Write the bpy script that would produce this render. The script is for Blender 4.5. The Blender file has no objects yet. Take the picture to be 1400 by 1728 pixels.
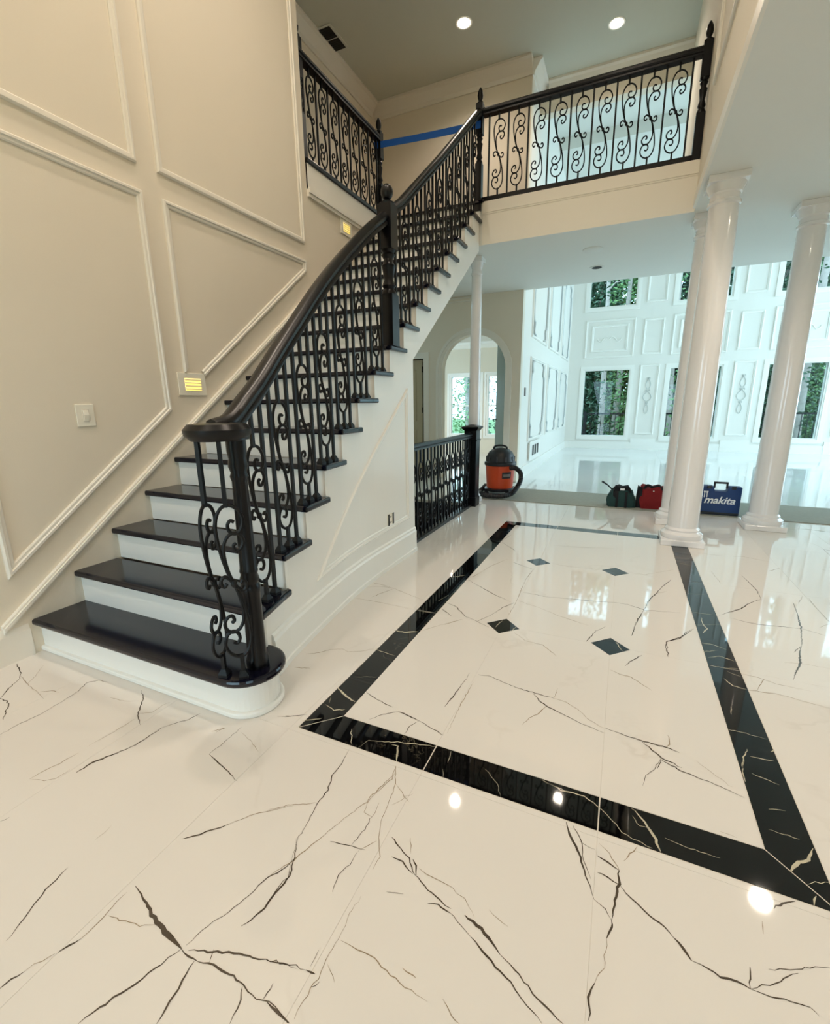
import bpy, math, random
import numpy as np
from mathutils import Vector, Matrix

# ------------------------------------------------------------------ camera
scene = bpy.context.scene
col = scene.collection
IMG_W, IMG_H, FPX = 1400, 1728, 762.96
PITCH, ROLL, YAW, CAM_H = 0.23352, -0.01127, 0.42932, 1.3
cp, sp, cy_, sy_ = math.cos(PITCH), math.sin(PITCH), math.cos(YAW), math.sin(YAW)
FWD = Vector((-sy_ * cp, cy_ * cp, -sp))
R0 = Vector((cy_, sy_, 0))
U0 = R0.cross(FWD)
RIGHT = math.cos(ROLL) * R0 + math.sin(ROLL) * U0
UP = -math.sin(ROLL) * R0 + math.cos(ROLL) * U0
CAM = Vector((0, 0, CAM_H))
cam_data = bpy.data.cameras.new('camera')
cam_data.sensor_fit = 'HORIZONTAL'
cam_data.sensor_width = 36
cam_data.lens = FPX / IMG_W * 36
cam_data.clip_start = 0.02
cam_data.clip_end = 300
cam = bpy.data.objects.new('camera', cam_data)
col.objects.link(cam)
cam.matrix_world = Matrix(((RIGHT.x, UP.x, -FWD.x, CAM.x), (RIGHT.y, UP.y, -FWD.y, CAM.y),
                           (RIGHT.z, UP.z, -FWD.z, CAM.z), (0, 0, 0, 1)))
scene.camera = cam

# ------------------------------------------------------------------ world, lights, exposure
world = bpy.data.worlds.new('world')
scene.world = world
world.use_nodes = True
bg = world.node_tree.nodes['Background']
bg.inputs['Color'].default_value = (0.57, 0.84, 1.0, 1)
bg.inputs['Strength'].default_value = 4.9
vs = scene.view_settings
vs.view_transform = 'Standard'
vs.look = 'None'
vs.gamma = 1
vs.use_curve_mapping = False
vs.exposure = 0.36
scene.cycles.use_denoising = True
scene.cycles.max_bounces = 10
scene.cycles.diffuse_bounces = 6
scene.cycles.glossy_bounces = 5
scene.cycles.transparent_max_bounces = 12
scene.cycles.sample_clamp_indirect = 6
scene.cycles.caustics_reflective = False
scene.cycles.caustics_refractive = False
WARM = (1.0, 0.845, 0.70)


def portal(loc, rot, sx, sy):
    l = bpy.data.lights.new('sky_portal', 'AREA')
    l.shape = 'RECTANGLE'
    l.size, l.size_y = sx, sy
    l.cycles.is_portal = True
    o = bpy.data.objects.new('sky_portal', l)
    col.objects.link(o)
    o.location = loc
    o.rotation_euler = rot


# ------------------------------------------------------------------ materials
def s2l(c):
    return tuple((v / 12.92 if v <= 0.04045 else ((v + 0.055) / 1.055) ** 2.4) for v in (x / 255 for x in c)) + (1,)


def mat(name, rgb, rough=0.5, metal=0.0, spec=0.5, noise=0.0, nscale=8.0, bump=0.0, bscale=200.0, coat=0.0):
    m = bpy.data.materials.new(name)
    m.use_nodes = True
    nt = m.node_tree
    b = nt.nodes['Principled BSDF']
    c = s2l(rgb)
    b.inputs['Base Color'].default_value = c
    b.inputs['Roughness'].default_value = rough
    b.inputs['Metallic'].default_value = metal
    b.inputs['Specular IOR Level'].default_value = spec
    b.inputs['Coat Weight'].default_value = coat
    tc = nt.nodes.new('ShaderNodeTexCoord')
    if noise:
        n = nt.nodes.new('ShaderNodeTexNoise')
        n.inputs['Scale'].default_value = nscale
        n.inputs['Detail'].default_value = 4
        r = nt.nodes.new('ShaderNodeMapRange')
        r.inputs['To Min'].default_value = 1 - noise
        r.inputs['To Max'].default_value = 1 + noise
        mx = nt.nodes.new('ShaderNodeMix')
        mx.data_type = 'RGBA'
        mx.blend_type = 'MULTIPLY'
        mx.inputs[0].default_value = 1
        mx.inputs[6].default_value = c
        nt.links.new(tc.outputs['Object'], n.inputs['Vector'])
        nt.links.new(n.outputs['Fac'], r.inputs['Value'])
        nt.links.new(r.outputs['Result'], mx.inputs[7])
        nt.links.new(mx.outputs[2], b.inputs['Base Color'])
    if bump:
        n2 = nt.nodes.new('ShaderNodeTexNoise')
        n2.inputs['Scale'].default_value = bscale
        bp = nt.nodes.new('ShaderNodeBump')
        bp.inputs['Strength'].default_value = bump
        bp.inputs['Distance'].default_value = 0.002
        nt.links.new(tc.outputs['Object'], n2.inputs['Vector'])
        nt.links.new(n2.outputs['Fac'], bp.inputs['Height'])
        nt.links.new(bp.outputs['Normal'], b.inputs['Normal'])
    return m


def emit(name, rgb, strength):
    m = bpy.data.materials.new(name)
    m.use_nodes = True
    b = m.node_tree.nodes['Principled BSDF']
    b.inputs['Base Color'].default_value = (0.8, 0.8, 0.8, 1)
    b.inputs['Emission Color'].default_value = tuple(rgb) + (1,)
    b.inputs['Emission Strength'].default_value = strength
    return m


def marble(name, base, faint, vscale, amount, rough=0.04):
    """polished stone: base colour with a few hair-thin noise veins"""
    m = bpy.data.materials.new(name)
    m.use_nodes = True
    nt = m.node_tree
    b = nt.nodes['Principled BSDF']
    tc = nt.nodes.new('ShaderNodeTexCoord')
    n = nt.nodes.new('ShaderNodeTexNoise')
    n.inputs['Scale'].default_value = vscale
    n.inputs['Detail'].default_value = 6
    n.inputs['Roughness'].default_value = 0.55
    n.inputs['Distortion'].default_value = 0.3
    geo = nt.nodes.new('ShaderNodeNewGeometry')
    nt.links.new(geo.outputs['Position'], n.inputs['Vector'])
    s = nt.nodes.new('ShaderNodeMath'); s.operation = 'SUBTRACT'; s.inputs[1].default_value = 0.5
    a = nt.nodes.new('ShaderNodeMath'); a.operation = 'ABSOLUTE'
    r = nt.nodes.new('ShaderNodeMapRange')
    r.inputs['From Min'].default_value = 0.0
    r.inputs['From Max'].default_value = 0.006
    r.inputs['To Min'].default_value = 1.0
    r.inputs['To Max'].default_value = 0.0
    n2 = nt.nodes.new('ShaderNodeTexNoise')
    n2.inputs['Scale'].default_value = 1.7
    r2 = nt.nodes.new('ShaderNodeMapRange')
    r2.inputs['From Min'].default_value = 0.5
    r2.inputs['From Max'].default_value = 0.7
    r2.inputs['To Max'].default_value = amount
    nt.links.new(geo.outputs['Position'], n2.inputs['Vector'])
    nt.links.new(n2.outputs['Fac'], r2.inputs['Value'])
    nt.links.new(n.outputs['Fac'], s.inputs[0]); nt.links.new(s.outputs[0], a.inputs[0])
    nt.links.new(a.outputs[0], r.inputs['Value'])
    mu = nt.nodes.new('ShaderNodeMath'); mu.operation = 'MULTIPLY'
    nt.links.new(r.outputs['Result'], mu.inputs[0]); nt.links.new(r2.outputs['Result'], mu.inputs[1])
    mx = nt.nodes.new('ShaderNodeMix'); mx.data_type = 'RGBA'
    mx.inputs[6].default_value = s2l(base)
    mx.inputs[7].default_value = s2l(faint)
    nt.links.new(mu.outputs[0], mx.inputs[0])
    nt.links.new(mx.outputs[2], b.inputs['Base Color'])
    b.inputs['Roughness'].default_value = rough
    b.inputs['Specular IOR Level'].default_value = 0.5
    return m


M = {}
M['wall'] = mat('cream_wall_paint', (230, 221, 204), 0.75, noise=0.015, nscale=3, bump=0.25, bscale=350)
M['white_wall'] = mat('white_wall_paint', (234, 231, 224), 0.6, noise=0.01, nscale=3)
M['trim'] = mat('cream_trim_gloss', (234, 229, 218), 0.35)
M['white_trim'] = mat('white_trim_gloss', (242, 240, 234), 0.3)
M['ceiling'] = mat('ceiling_paint', (206, 208, 196), 0.8, noise=0.012, nscale=2)
M['ceiling2'] = mat('white_ceiling_paint', (226, 226, 220), 0.75, noise=0.012, nscale=2)
M['riser'] = mat('white_riser_gloss', (240, 240, 236), 0.25)
M['tread'] = mat('black_wood_blue_sheen', (9, 10, 26), 0.13, spec=0.5, noise=0.15, nscale=30)  # black wood; navy in the base colour stands in for reflected blue daylight
M['rail'] = mat('black_lacquered_wood', (8, 8, 11), 0.3, spec=0.3)
M['iron'] = mat('black_wrought_iron', (8, 9, 12), 0.45, spec=0.3)
M['column'] = mat('white_gloss_column', (232, 230, 230), 0.13, coat=0.3)
M['tile'] = marble('white_marble_tile', (224, 219, 213), (158, 145, 126), 0.5, 0.22)
M['tile_white'] = marble('bright_marble_tile', (238, 240, 240), (190, 195, 198), 0.5, 0.3)
M['tile_black'] = marble('black_marble_tile', (8, 8, 9), (120, 112, 95), 3.5, 0.5, 0.03)
M['vein'] = mat('grey_brown_vein', (80, 70, 60), 0.05, noise=0.3, nscale=20)
M['vein_faint'] = mat('pale_brown_vein', (150, 133, 110), 0.05, noise=0.2, nscale=20)
M['vein_light'] = mat('pale_gold_vein', (190, 182, 160), 0.05, noise=0.3, nscale=20)
M['grout'] = mat('cream_grout', (222, 215, 203), 0.8)
M['strip'] = mat('grey_green_subfloor', (150, 150, 138), 0.8, noise=0.12, nscale=25)
M['plastic'] = mat('ivory_plastic', (240, 236, 222), 0.35)
M['dark'] = mat('dark_grille', (40, 38, 34), 0.6)
M['glow'] = emit('lamp_glow', (1.0, 0.90, 0.72), 30)
M['stepglow'] = emit('step_light_glow', (1.0, 0.66, 0.06), 0.95)
M['door'] = mat('grey_green_door_paint', (92, 112, 108), 0.4)
M['door_beige'] = mat('beige_door_paint', (176, 164, 136), 0.45)
M['brass'] = mat('dark_bronze', (50, 42, 34), 0.4, metal=0.6)
M['tape'] = mat('blue_masking_tape', (18, 92, 186), 0.7)
M['orange'] = mat('orange_plastic', (200, 68, 20), 0.35)
M['black_plastic'] = mat('black_plastic', (22, 22, 27), 0.4)
M['grey_plastic'] = mat('grey_plastic', (60, 60, 66), 0.45)
M['label'] = mat('grey_sticker', (120, 112, 108), 0.5)
M['red'] = mat('red_canvas', (122, 12, 16), 0.85, bump=0.5, bscale=300)
M['green_canvas'] = mat('dark_green_canvas', (26, 58, 56), 0.85, bump=0.5, bscale=300)
M['black_canvas'] = mat('black_canvas', (18, 18, 22), 0.85, bump=0.5, bscale=300)
M['blue'] = mat('blue_hard_plastic', (8, 50, 104), 0.4)
M['print'] = mat('white_print', (240, 240, 240), 0.5)
M['bark'] = mat('pale_bark', (150, 140, 134), 0.9, noise=0.3, nscale=12)
M['leaf'] = mat('green_leaves', (42, 74, 50), 0.6, noise=0.45, nscale=2.5)
M['leaf_light'] = mat('light_green_leaves', (92, 128, 76), 0.6, noise=0.4, nscale=2.5)
M['grass'] = mat('grass_ground', (70, 100, 50), 0.9, noise=0.3, nscale=4)
M['deck'] = mat('grey_deck_boards', (120, 112, 104), 0.8, noise=0.15, nscale=6)
M['wood_dark'] = mat('dark_step_wood', (30, 32, 38), 0.4)
M['upfloor'] = mat('dark_wood_floor', (74, 54, 38), 0.3, noise=0.2, nscale=10)
g = bpy.data.materials.new('clear_glass')
g.use_nodes = True
nt = g.node_tree
for n in list(nt.nodes):
    if n.type == 'BSDF_PRINCIPLED':
        nt.nodes.remove(n)
tr = nt.nodes.new('ShaderNodeBsdfTransparent')
tr.inputs['Color'].default_value = (0.93, 0.98, 0.98, 1)
gl = nt.nodes.new('ShaderNodeBsdfGlossy')
gl.inputs['Roughness'].default_value = 0.01
fr = nt.nodes.new('ShaderNodeFresnel')
fr.inputs['IOR'].default_value = 1.3
ms = nt.nodes.new('ShaderNodeMixShader')
nt.links.new(fr.outputs[0], ms.inputs[0])
nt.links.new(tr.outputs[0], ms.inputs[1])
nt.links.new(gl.outputs[0], ms.inputs[2])
nt.links.new(ms.outputs[0], nt.nodes['Material Output'].inputs['Surface'])
M['glass'] = g


# ------------------------------------------------------------------ helpers
class MB:
    def __init__(self):
        self.v, self.f = [], []

    def add(self, vs, fs):
        o = len(self.v)
        self.v += [tuple(p) for p in vs]
        self.f += [tuple(i + o for i in f) for f in fs]
        return self

    def box(self, x0, x1, y0, y1, z0, z1):
        return self.add([(x0, y0, z0), (x1, y0, z0), (x1, y1, z0), (x0, y1, z0), (x0, y0, z1), (x1, y0, z1), (x1, y1, z1), (x0, y1, z1)],
                        [(0, 3, 2, 1), (4, 5, 6, 7), (0, 1, 5, 4), (1, 2, 6, 5), (2, 3, 7, 6), (3, 0, 4, 7)])

    def prism(self, poly, z0, z1):
        n = len(poly)
        self.add([(x, y, z0) for x, y in poly] + [(x, y, z1) for x, y in poly],
                 [tuple(range(n - 1, -1, -1)), tuple(range(n, 2 * n))] + [(i, (i + 1) % n, n + (i + 1) % n, n + i) for i in range(n)])
        return self

    def prism_axis(self, poly, a0, a1, axis):
        """poly in the two other axes (cyclic order), extruded along axis"""
        n = len(poly)
        def mk(p, a):
            if axis == 0: return (a, p[0], p[1])
            if axis == 1: return (p[0], a, p[1])
            return (p[0], p[1], a)
        self.add([mk(p, a0) for p in poly] + [mk(p, a1) for p in poly],
                 [tuple(range(n - 1, -1, -1)), tuple(range(n, 2 * n))] + [(i, (i + 1) % n, n + (i + 1) % n, n + i) for i in range(n)])
        return self

    def lathe(self, prof, c=(0, 0), seg=24):
        """prof: (r, z) from bottom to top"""
        o = len(self.v)
        for r, z in prof:
            for i in range(seg):
                a = 2 * math.pi * i / seg
                self.v.append((c[0] + r * math.cos(a), c[1] + r * math.sin(a), z))
        for k in range(len(prof) - 1):
            for i in range(seg):
                j = (i + 1) % seg
                self.f.append((o + k * seg + i, o + k * seg + j, o + (k + 1) * seg + j, o + (k + 1) * seg + i))
        self.f.append(tuple(o + i for i in range(seg - 1, -1, -1)))
        e = o + (len(prof) - 1) * seg
        self.f.append(tuple(e + i for i in range(seg)))
        return self

    def tube(self, pts, r, seg=6, closed=False):
        pts = [Vector(p) for p in pts]
        n = len(pts)
        rr = r if isinstance(r, (list, tuple)) else [r] * n
        o = len(self.v)
        prev = None
        for i, p in enumerate(pts):
            a = pts[i - 1] if (i > 0 or closed) else p
            b = pts[(i + 1) % n] if (i < n - 1 or closed) else p
            t = (b - a)
            t = t.normalized() if t.length > 1e-9 else Vector((0, 0, 1))
            if prev is None:
                ref = Vector((0, 0, 1)) if abs(t.z) < 0.9 else Vector((1, 0, 0))
                nx = (ref - t * ref.dot(t)).normalized()
            else:
                nx = prev - t * prev.dot(t)
                nx = nx.normalized() if nx.length > 1e-6 else t.orthogonal().normalized()
            prev = nx
            ny = t.cross(nx)
            for k in range(seg):
                an = 2 * math.pi * (k + 0.5) / seg
                self.v.append(tuple(p + (nx * math.cos(an) + ny * math.sin(an)) * rr[i]))
        for i in range(n if closed else n - 1):
            j = (i + 1) % n
            for k in range(seg):
                l = (k + 1) % seg
                self.f.append((o + i * seg + k, o + i * seg + l, o + j * seg + l, o + j * seg + k))
        if not closed:
            self.f.append(tuple(o + k for k in range(seg - 1, -1, -1)))
            self.f.append(tuple(o + (n - 1) * seg + k for k in range(seg)))
        return self

    def sweep(self, path, prof, closed_prof=True):
        """path of points, prof of (side, up) offsets: side is horizontal, up is vertical"""
        path = [Vector(p) for p in path]
        n, m = len(path), len(prof)
        o = len(self.v)
        for i, p in enumerate(path):
            a = path[max(i - 1, 0)]; b = path[min(i + 1, n - 1)]
            t = (b - a); t.z = 0
            t.normalize()
            s = Vector((t.y, -t.x, 0))
            for u, w in prof:
                self.v.append(tuple(p + s * u + Vector((0, 0, w))))
        for i in range(n - 1):
            for k in range(m):
                l = (k + 1) % m
                self.f.append((o + i * m + k, o + (i + 1) * m + k, o + (i + 1) * m + l, o + i * m + l))
        self.f.append(tuple(o + k for k in range(m)))
        self.f.append(tuple(o + (n - 1) * m + k for k in range(m - 1, -1, -1)))
        return self

    def frame(self, poly, w, d, mp, sub=1, gap=False):
        """moulded frame along a closed polygon (u, v); mp maps (u, v, depth) to 3D"""
        n = len(poly)
        area = sum(poly[i][0] * poly[(i + 1) % n][1] - poly[(i + 1) % n][0] * poly[i][1] for i in range(n))
        if area < 0:
            poly = poly[::-1]
        def off(k):
            out = []
            for i in range(n):
                p0, p1, p2 = (Vector(poly[i - 1]), Vector(poly[i]), Vector(poly[(i + 1) % n]))
                e1 = (p1 - p0).normalized(); e2 = (p2 - p1).normalized()
                n1 = Vector((-e1.y, e1.x)); n2 = Vector((-e2.y, e2.x))
                b = (n1 + n2); b = b / max(b.length_squared, 1e-6) * 2
                out.append(p1 + b * k)
            return out
        prof = [(0, 0.0), (0.0, 0.55 * d), (0.18 * w, d), (0.45 * w, d), (0.55 * w, 0.6 * d), (0.85 * w, 0.6 * d), (w, 0.35 * d), (w, 0)]
        loops = [off(k) for k, _ in prof]
        o = len(self.v)
        N = n * sub
        for li, (k, dd) in enumerate(prof):
            L = loops[li]
            for i in range(n):
                for s_ in range(sub):
                    q = L[i].lerp(L[(i + 1) % n], s_ / sub)
                    self.v.append(tuple(mp(q.x, q.y, dd)))
        for li in range(len(prof) - 1):
            for i in range(N - sub if gap else N):
                j = (i + 1) % N
                self.f.append((o + li * N + i, o + li * N + j, o + (li + 1) * N + j, o + (li + 1) * N + i))
        return self

    def build(self, name, m, parent=None, smooth=False, kind=None, bevel=0.0, label=None):
        me = bpy.data.meshes.new(name)
        me.from_pydata(self.v, [], self.f)
        me.update()
        me.materials.append(M[m] if isinstance(m, str) else m)
        if smooth:
            me.polygons.foreach_set('use_smooth', [True] * len(me.polygons))
            me.set_sharp_from_angle(angle=math.radians(40))
        o = bpy.data.objects.new(name, me)
        col.objects.link(o)
        if parent is not None:
            adopt(o, parent)
        if kind:
            o['kind'] = kind
        if label:
            o['label'] = label
        if bevel:
            b = o.modifiers.new('bevel', 'BEVEL')
            b.width = bevel
            b.segments = 2
            b.limit_method = 'ANGLE'
        return o


def adopt(o, parent):
    o.parent = parent
    loc = Vector((0, 0, 0))
    p = parent
    rot = 0
    o.matrix_parent_inverse = world_of(parent).inverted()


def world_of(o):
    mtx = Matrix.Translation(o.location) @ o.rotation_euler.to_matrix().to_4x4()
    if o.parent is not None:
        return world_of(o.parent) @ o.matrix_parent_inverse @ mtx
    return mtx


def tag(o, label, cat, group=None):
    o['label'] = label
    o['category'] = cat
    if group:
        o['group'] = group
    return o


def thing(name, loc, label, cat, group=None):
    e = bpy.data.objects.new(name, None)
    e.empty_display_size = 0.1
    col.objects.link(e)
    e.location = loc
    return tag(e, label, cat, group)


def inst(name, me, loc, rz=0.0, parent=None, rot=None):
    o = bpy.data.objects.new(name, me)
    col.objects.link(o)
    o.location = loc
    o.rotation_euler = rot or (0, 0, rz)
    if parent is not None:
        adopt(o, parent)
    return o


def struct(mb, name, m, **k):
    return mb.build(name, m, kind='structure', **k)


def crm(pts, sub=5, closed=False):
    """Catmull-Rom through points"""
    P = [Vector(p) for p in pts]
    n = len(P)
    out = []
    for i in range(n if closed else n - 1):
        p1, p2 = P[i], P[(i + 1) % n]
        p0 = P[i - 1] if (i > 0 or closed) else p1 * 2 - p2
        p3 = P[(i + 2) % n] if (i + 2 < n or closed) else p2 * 2 - p1
        for k in range(sub):
            t = k / sub
            out.append(0.5 * ((2 * p1) + (p2 - p0) * t + (2 * p0 - 5 * p1 + 4 * p2 - p3) * t * t + (3 * p1 - p0 - 3 * p2 + p3) * t ** 3))
    if not closed:
        out.append(P[-1])
    return out


def ray(u, v):
    return RIGHT * (u - IMG_W / 2) - UP * (v - IMG_H / 2) + FWD * FPX


def floor_at(u, v, z=0.0):
    d = ray(u, v)
    return CAM + d * ((z - CAM.z) / d.z)


def lerp_table(tab, x):
    if x <= tab[0][0]: return tab[0][1]
    for (a, b), (c, d) in zip(tab, tab[1:]):
        if x <= c:
            return b + (d - b) * (x - a) / (c - a)
    return tab[-1][1]


# ------------------------------------------------------------------ dimensions (metres)
XL, XR = -2.834, 0.42          # foyer side walls
Z1, F2, Z2 = 3.02, 3.463, 6.0  # lower ceiling, upper floor, upper ceiling
RISE, GOING, Y0 = F2 / 18, 0.247, 1.175
YB = 5.42                      # balcony edge
YA = 7.65                      # wall with the arched doorway
YG = 14.25                     # window wall of the great room
XG = -1.6                      # left wall of the great room
YF = -3.5                      # entrance wall behind the camera
NOSE = [(1.42, -1.41), (1.67, -1.475), (1.916, -1.517), (2.163, -1.555), (2.41, -1.590), (2.657, -1.612), (2.9, -1.621), (9, -1.621)]
nose = lambda y: lerp_table(NOSE, y)
wallx = lambda y: nose(y) - 0.03

# ------------------------------------------------------------------ floor
random.seed(3)
floor = MB()
HX0, HX1, HY0, HY1 = XL, -1.80, 3.62, 5.70      # stairwell opening
for a in ((-4.6, HX0, -3.6, 7.0), (HX0, HX1, -3.6, HY0), (HX0, HX1, HY1, 7.0), (HX1, 4.7, -3.6, 7.0)):
    floor.box(a[0], a[1], a[2], a[3], -0.25, -0.0012)
floor = struct(floor, 'floor', 'grout')
BX0, BX1, BY0, BY1, BW = -1.128, 0.627, 1.268, 4.952, 0.139
G = 0.0003
TX, TY, TX0, TY0 = 0.594, 1.23, 0.033, 2.475


def tile_poly(poly, name, m, parent):
    c = Vector((sum(p[0] for p in poly) / len(poly), sum(p[1] for p in poly) / len(poly)))
    b = 0.0008
    mb = MB()
    n = len(poly)
    ins = []
    for i in range(n):
        p0, p1, p2 = Vector(poly[i - 1]), Vector(poly[i]), Vector(poly[(i + 1) % n])
        e1 = (p1 - p0).normalized(); e2 = (p2 - p1).normalized()
        s_ = Vector((-e1.y, e1.x)) + Vector((-e2.y, e2.x))
        ins.append(s_ / max(s_.length_squared, 1e-6) * 2)
    gp = 0.0021 if name == 'border_tile' else G
    P = [Vector(p) + q * gp for p, q in zip(poly, ins)]
    T = [Vector(p) + q * (gp + b * 0.4) for p, q in zip(poly, ins)]
    vs_ = [(p.x, p.y, -0.012) for p in P] + [(p.x, p.y, -0.0004) for p in P] + [(p.x, p.y, 0) for p in T]
    fs = [tuple(range(2 * n, 3 * n))]
    for k in (0, 1):
        fs += [(k * n + i, k * n + (i + 1) % n, (k + 1) * n + (i + 1) % n, (k + 1) * n + i) for i in range(n)]
    mb.add(vs_, fs)
    return mb.build(name, m, parent)


def rect_minus(r, h):
    x0, x1, y0, y1 = r
    a0, a1, b0, b1 = h
    if x1 <= a0 or x0 >= a1 or y1 <= b0 or y0 >= b1:
        return [r]
    out = []
    if y0 < b0: out.append((x0, x1, y0, b0))
    if y1 > b1: out.append((x0, x1, b1, y1))
    yy0, yy1 = max(y0, b0), min(y1, b1)
    if x0 < a0: out.append((x0, a0, yy0, yy1))
    if x1 > a1: out.append((a1, x1, yy0, yy1))
    return out


STRIP_Y0, STRIP_Y1 = 6.06, 7.0
xs = [TX0 + TX * k for k in range(-9, 9)]
ys = [TY0 + TY * k for k in range(-5, 4)]
for i in range(len(xs) - 1):
    for j in range(len(ys) - 1):
        x0, x1, y0, y1 = xs[i], xs[i + 1], ys[j], ys[j + 1]
        x0, x1 = max(x0, -4.6), min(x1, 4.7)
        y0, y1 = max(y0, YF), min(y1, STRIP_Y0)
        if x1 - x0 < 0.02 or y1 - y0 < 0.02:
            continue
        rs = [(x0, x1, y0, y1)]
        for h in ((BX0, BX1, BY0, BY1), (HX0, HX1, HY0, HY1), (-4.7, XL, -4, 5.6)):
            rs = [q for r in rs for q in rect_minus(r, h)]
        for r in rs:
            if r[1] - r[0] > 0.02 and r[3] - r[2] > 0.02:
                tile_poly([(r[0], r[2]), (r[1], r[2]), (r[1], r[3]), (r[0], r[3])], 'floor_tile', 'tile', floor)
# inside the border, with clipped corners round the four diamonds
ix = [BX0 + BW, TX0 - TX, TX0, BX1 - BW]
iy = [BY0 + BW, TY0, TY0 + TY, BY1 - BW]
DH = 0.099
dia = {(TX0 - TX, TY0), (TX0, TY0), (TX0 - TX, TY0 + TY), (TX0, TY0 + TY)}
for i in range(3):
    for j in range(3):
        poly = []
        for (px, py, dx, dy) in ((ix[i], iy[j], 1, 1), (ix[i + 1], iy[j], -1, 1), (ix[i + 1], iy[j + 1], -1, -1), (ix[i], iy[j + 1], 1, -1)):
            if (px, py) in dia:
                if dx * dy > 0: poly += [(px, py + dy * DH), (px + dx * DH, py)]
                else: poly += [(px + dx * DH, py), (px, py + dy * DH)]
            else:
                poly.append((px, py))
        tile_poly(poly, 'floor_tile', 'tile', floor)
for (px, py) in sorted(dia):
    tile_poly([(px - DH, py), (px, py - DH), (px + DH, py), (px, py + DH)], 'diamond_inlay', 'tile_black', floor)
# mitred black border
xo = [BX0, TX0 - TX, TX0, BX1]
for side in (0, 1):
    yo = BY0 if side == 0 else BY1
    yi = BY0 + BW if side == 0 else BY1 - BW
    xi = [BX0 + BW, TX0 - TX, TX0, BX1 - BW]
    for k in range(3):
        p = [(xo[k], yo), (xo[k + 1], yo), (xi[k + 1], yi), (xi[k], yi)]
        tile_poly(p if side == 0 else p[::-1], 'border_tile', 'tile_black', floor)
    xo2 = BX0 if side == 0 else BX1
    xi2 = BX0 + BW if side == 0 else BX1 - BW
    yo_ = [BY0, TY0, TY0 + TY, BY1]
    yi_ = [BY0 + BW, TY0, TY0 + TY, BY1 - BW]
    for k in range(3):
        p = [(xo2, yo_[k]), (xi2, yi_[k]), (xi2, yi_[k + 1]), (xo2, yo_[k + 1])]
        tile_poly(p if side == 0 else p[::-1], 'border_tile', 'tile_black', floor)

# marble veining that runs through the tiles
def vein_mesh(blocks, name, m, z=0.00035, seed=5):
    rnd = random.Random(seed)
    mb = MB()
    for (ox, oy, s, lines) in blocks:
        for ln in lines:
            w = ln[0]
            pts = [floor_at(ox + x / s, oy + y / s) if s else Vector((x, y, 0)) for x, y in ln[1:]]
            fine = []
            for a, b in zip(pts, pts[1:]):
                n = max(2, int((b - a).length / 0.012))
                for k in range(n):
                    fine.append(a.lerp(b, k / n))
            fine.append(pts[-1])
            N = len(fine)
            for i in range(1, N - 1):
                fine[i] = fine[i] + Vector((rnd.gauss(0, 0.0016), rnd.gauss(0, 0.0016), 0))
            L, Rr = [], []
            ph = rnd.random() * 6
            for i, p in enumerate(fine):
                t = (fine[min(i + 1, N - 1)] - fine[max(i - 1, 0)])
                t = Vector((-t.y, t.x, 0)).normalized()
                e = min(1, i / (0.2 * N + 1) + 0.25, (N - 1 - i) / (0.2 * N + 1) + 0.25)
                ww = w * (0.00066 if oy > 1000 or not s else 0.00088) * e * (0.7 + 0.35 * math.sin(ph + i * 0.21) + 0.25 * rnd.random()) / 2
                L.append(p + t * ww); Rr.append(p - t * ww)
            o = len(mb.v)
            for a, b in zip(L, Rr):
                mb.v += [(a.x, a.y, z), (b.x, b.y, z)]
            for i in range(N - 1):
                mb.f.append((o + 2 * i + 1, o + 2 * i + 3, o + 2 * i + 2, o + 2 * i))
    return mb.build(name, m, floor, kind='stuff')


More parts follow.
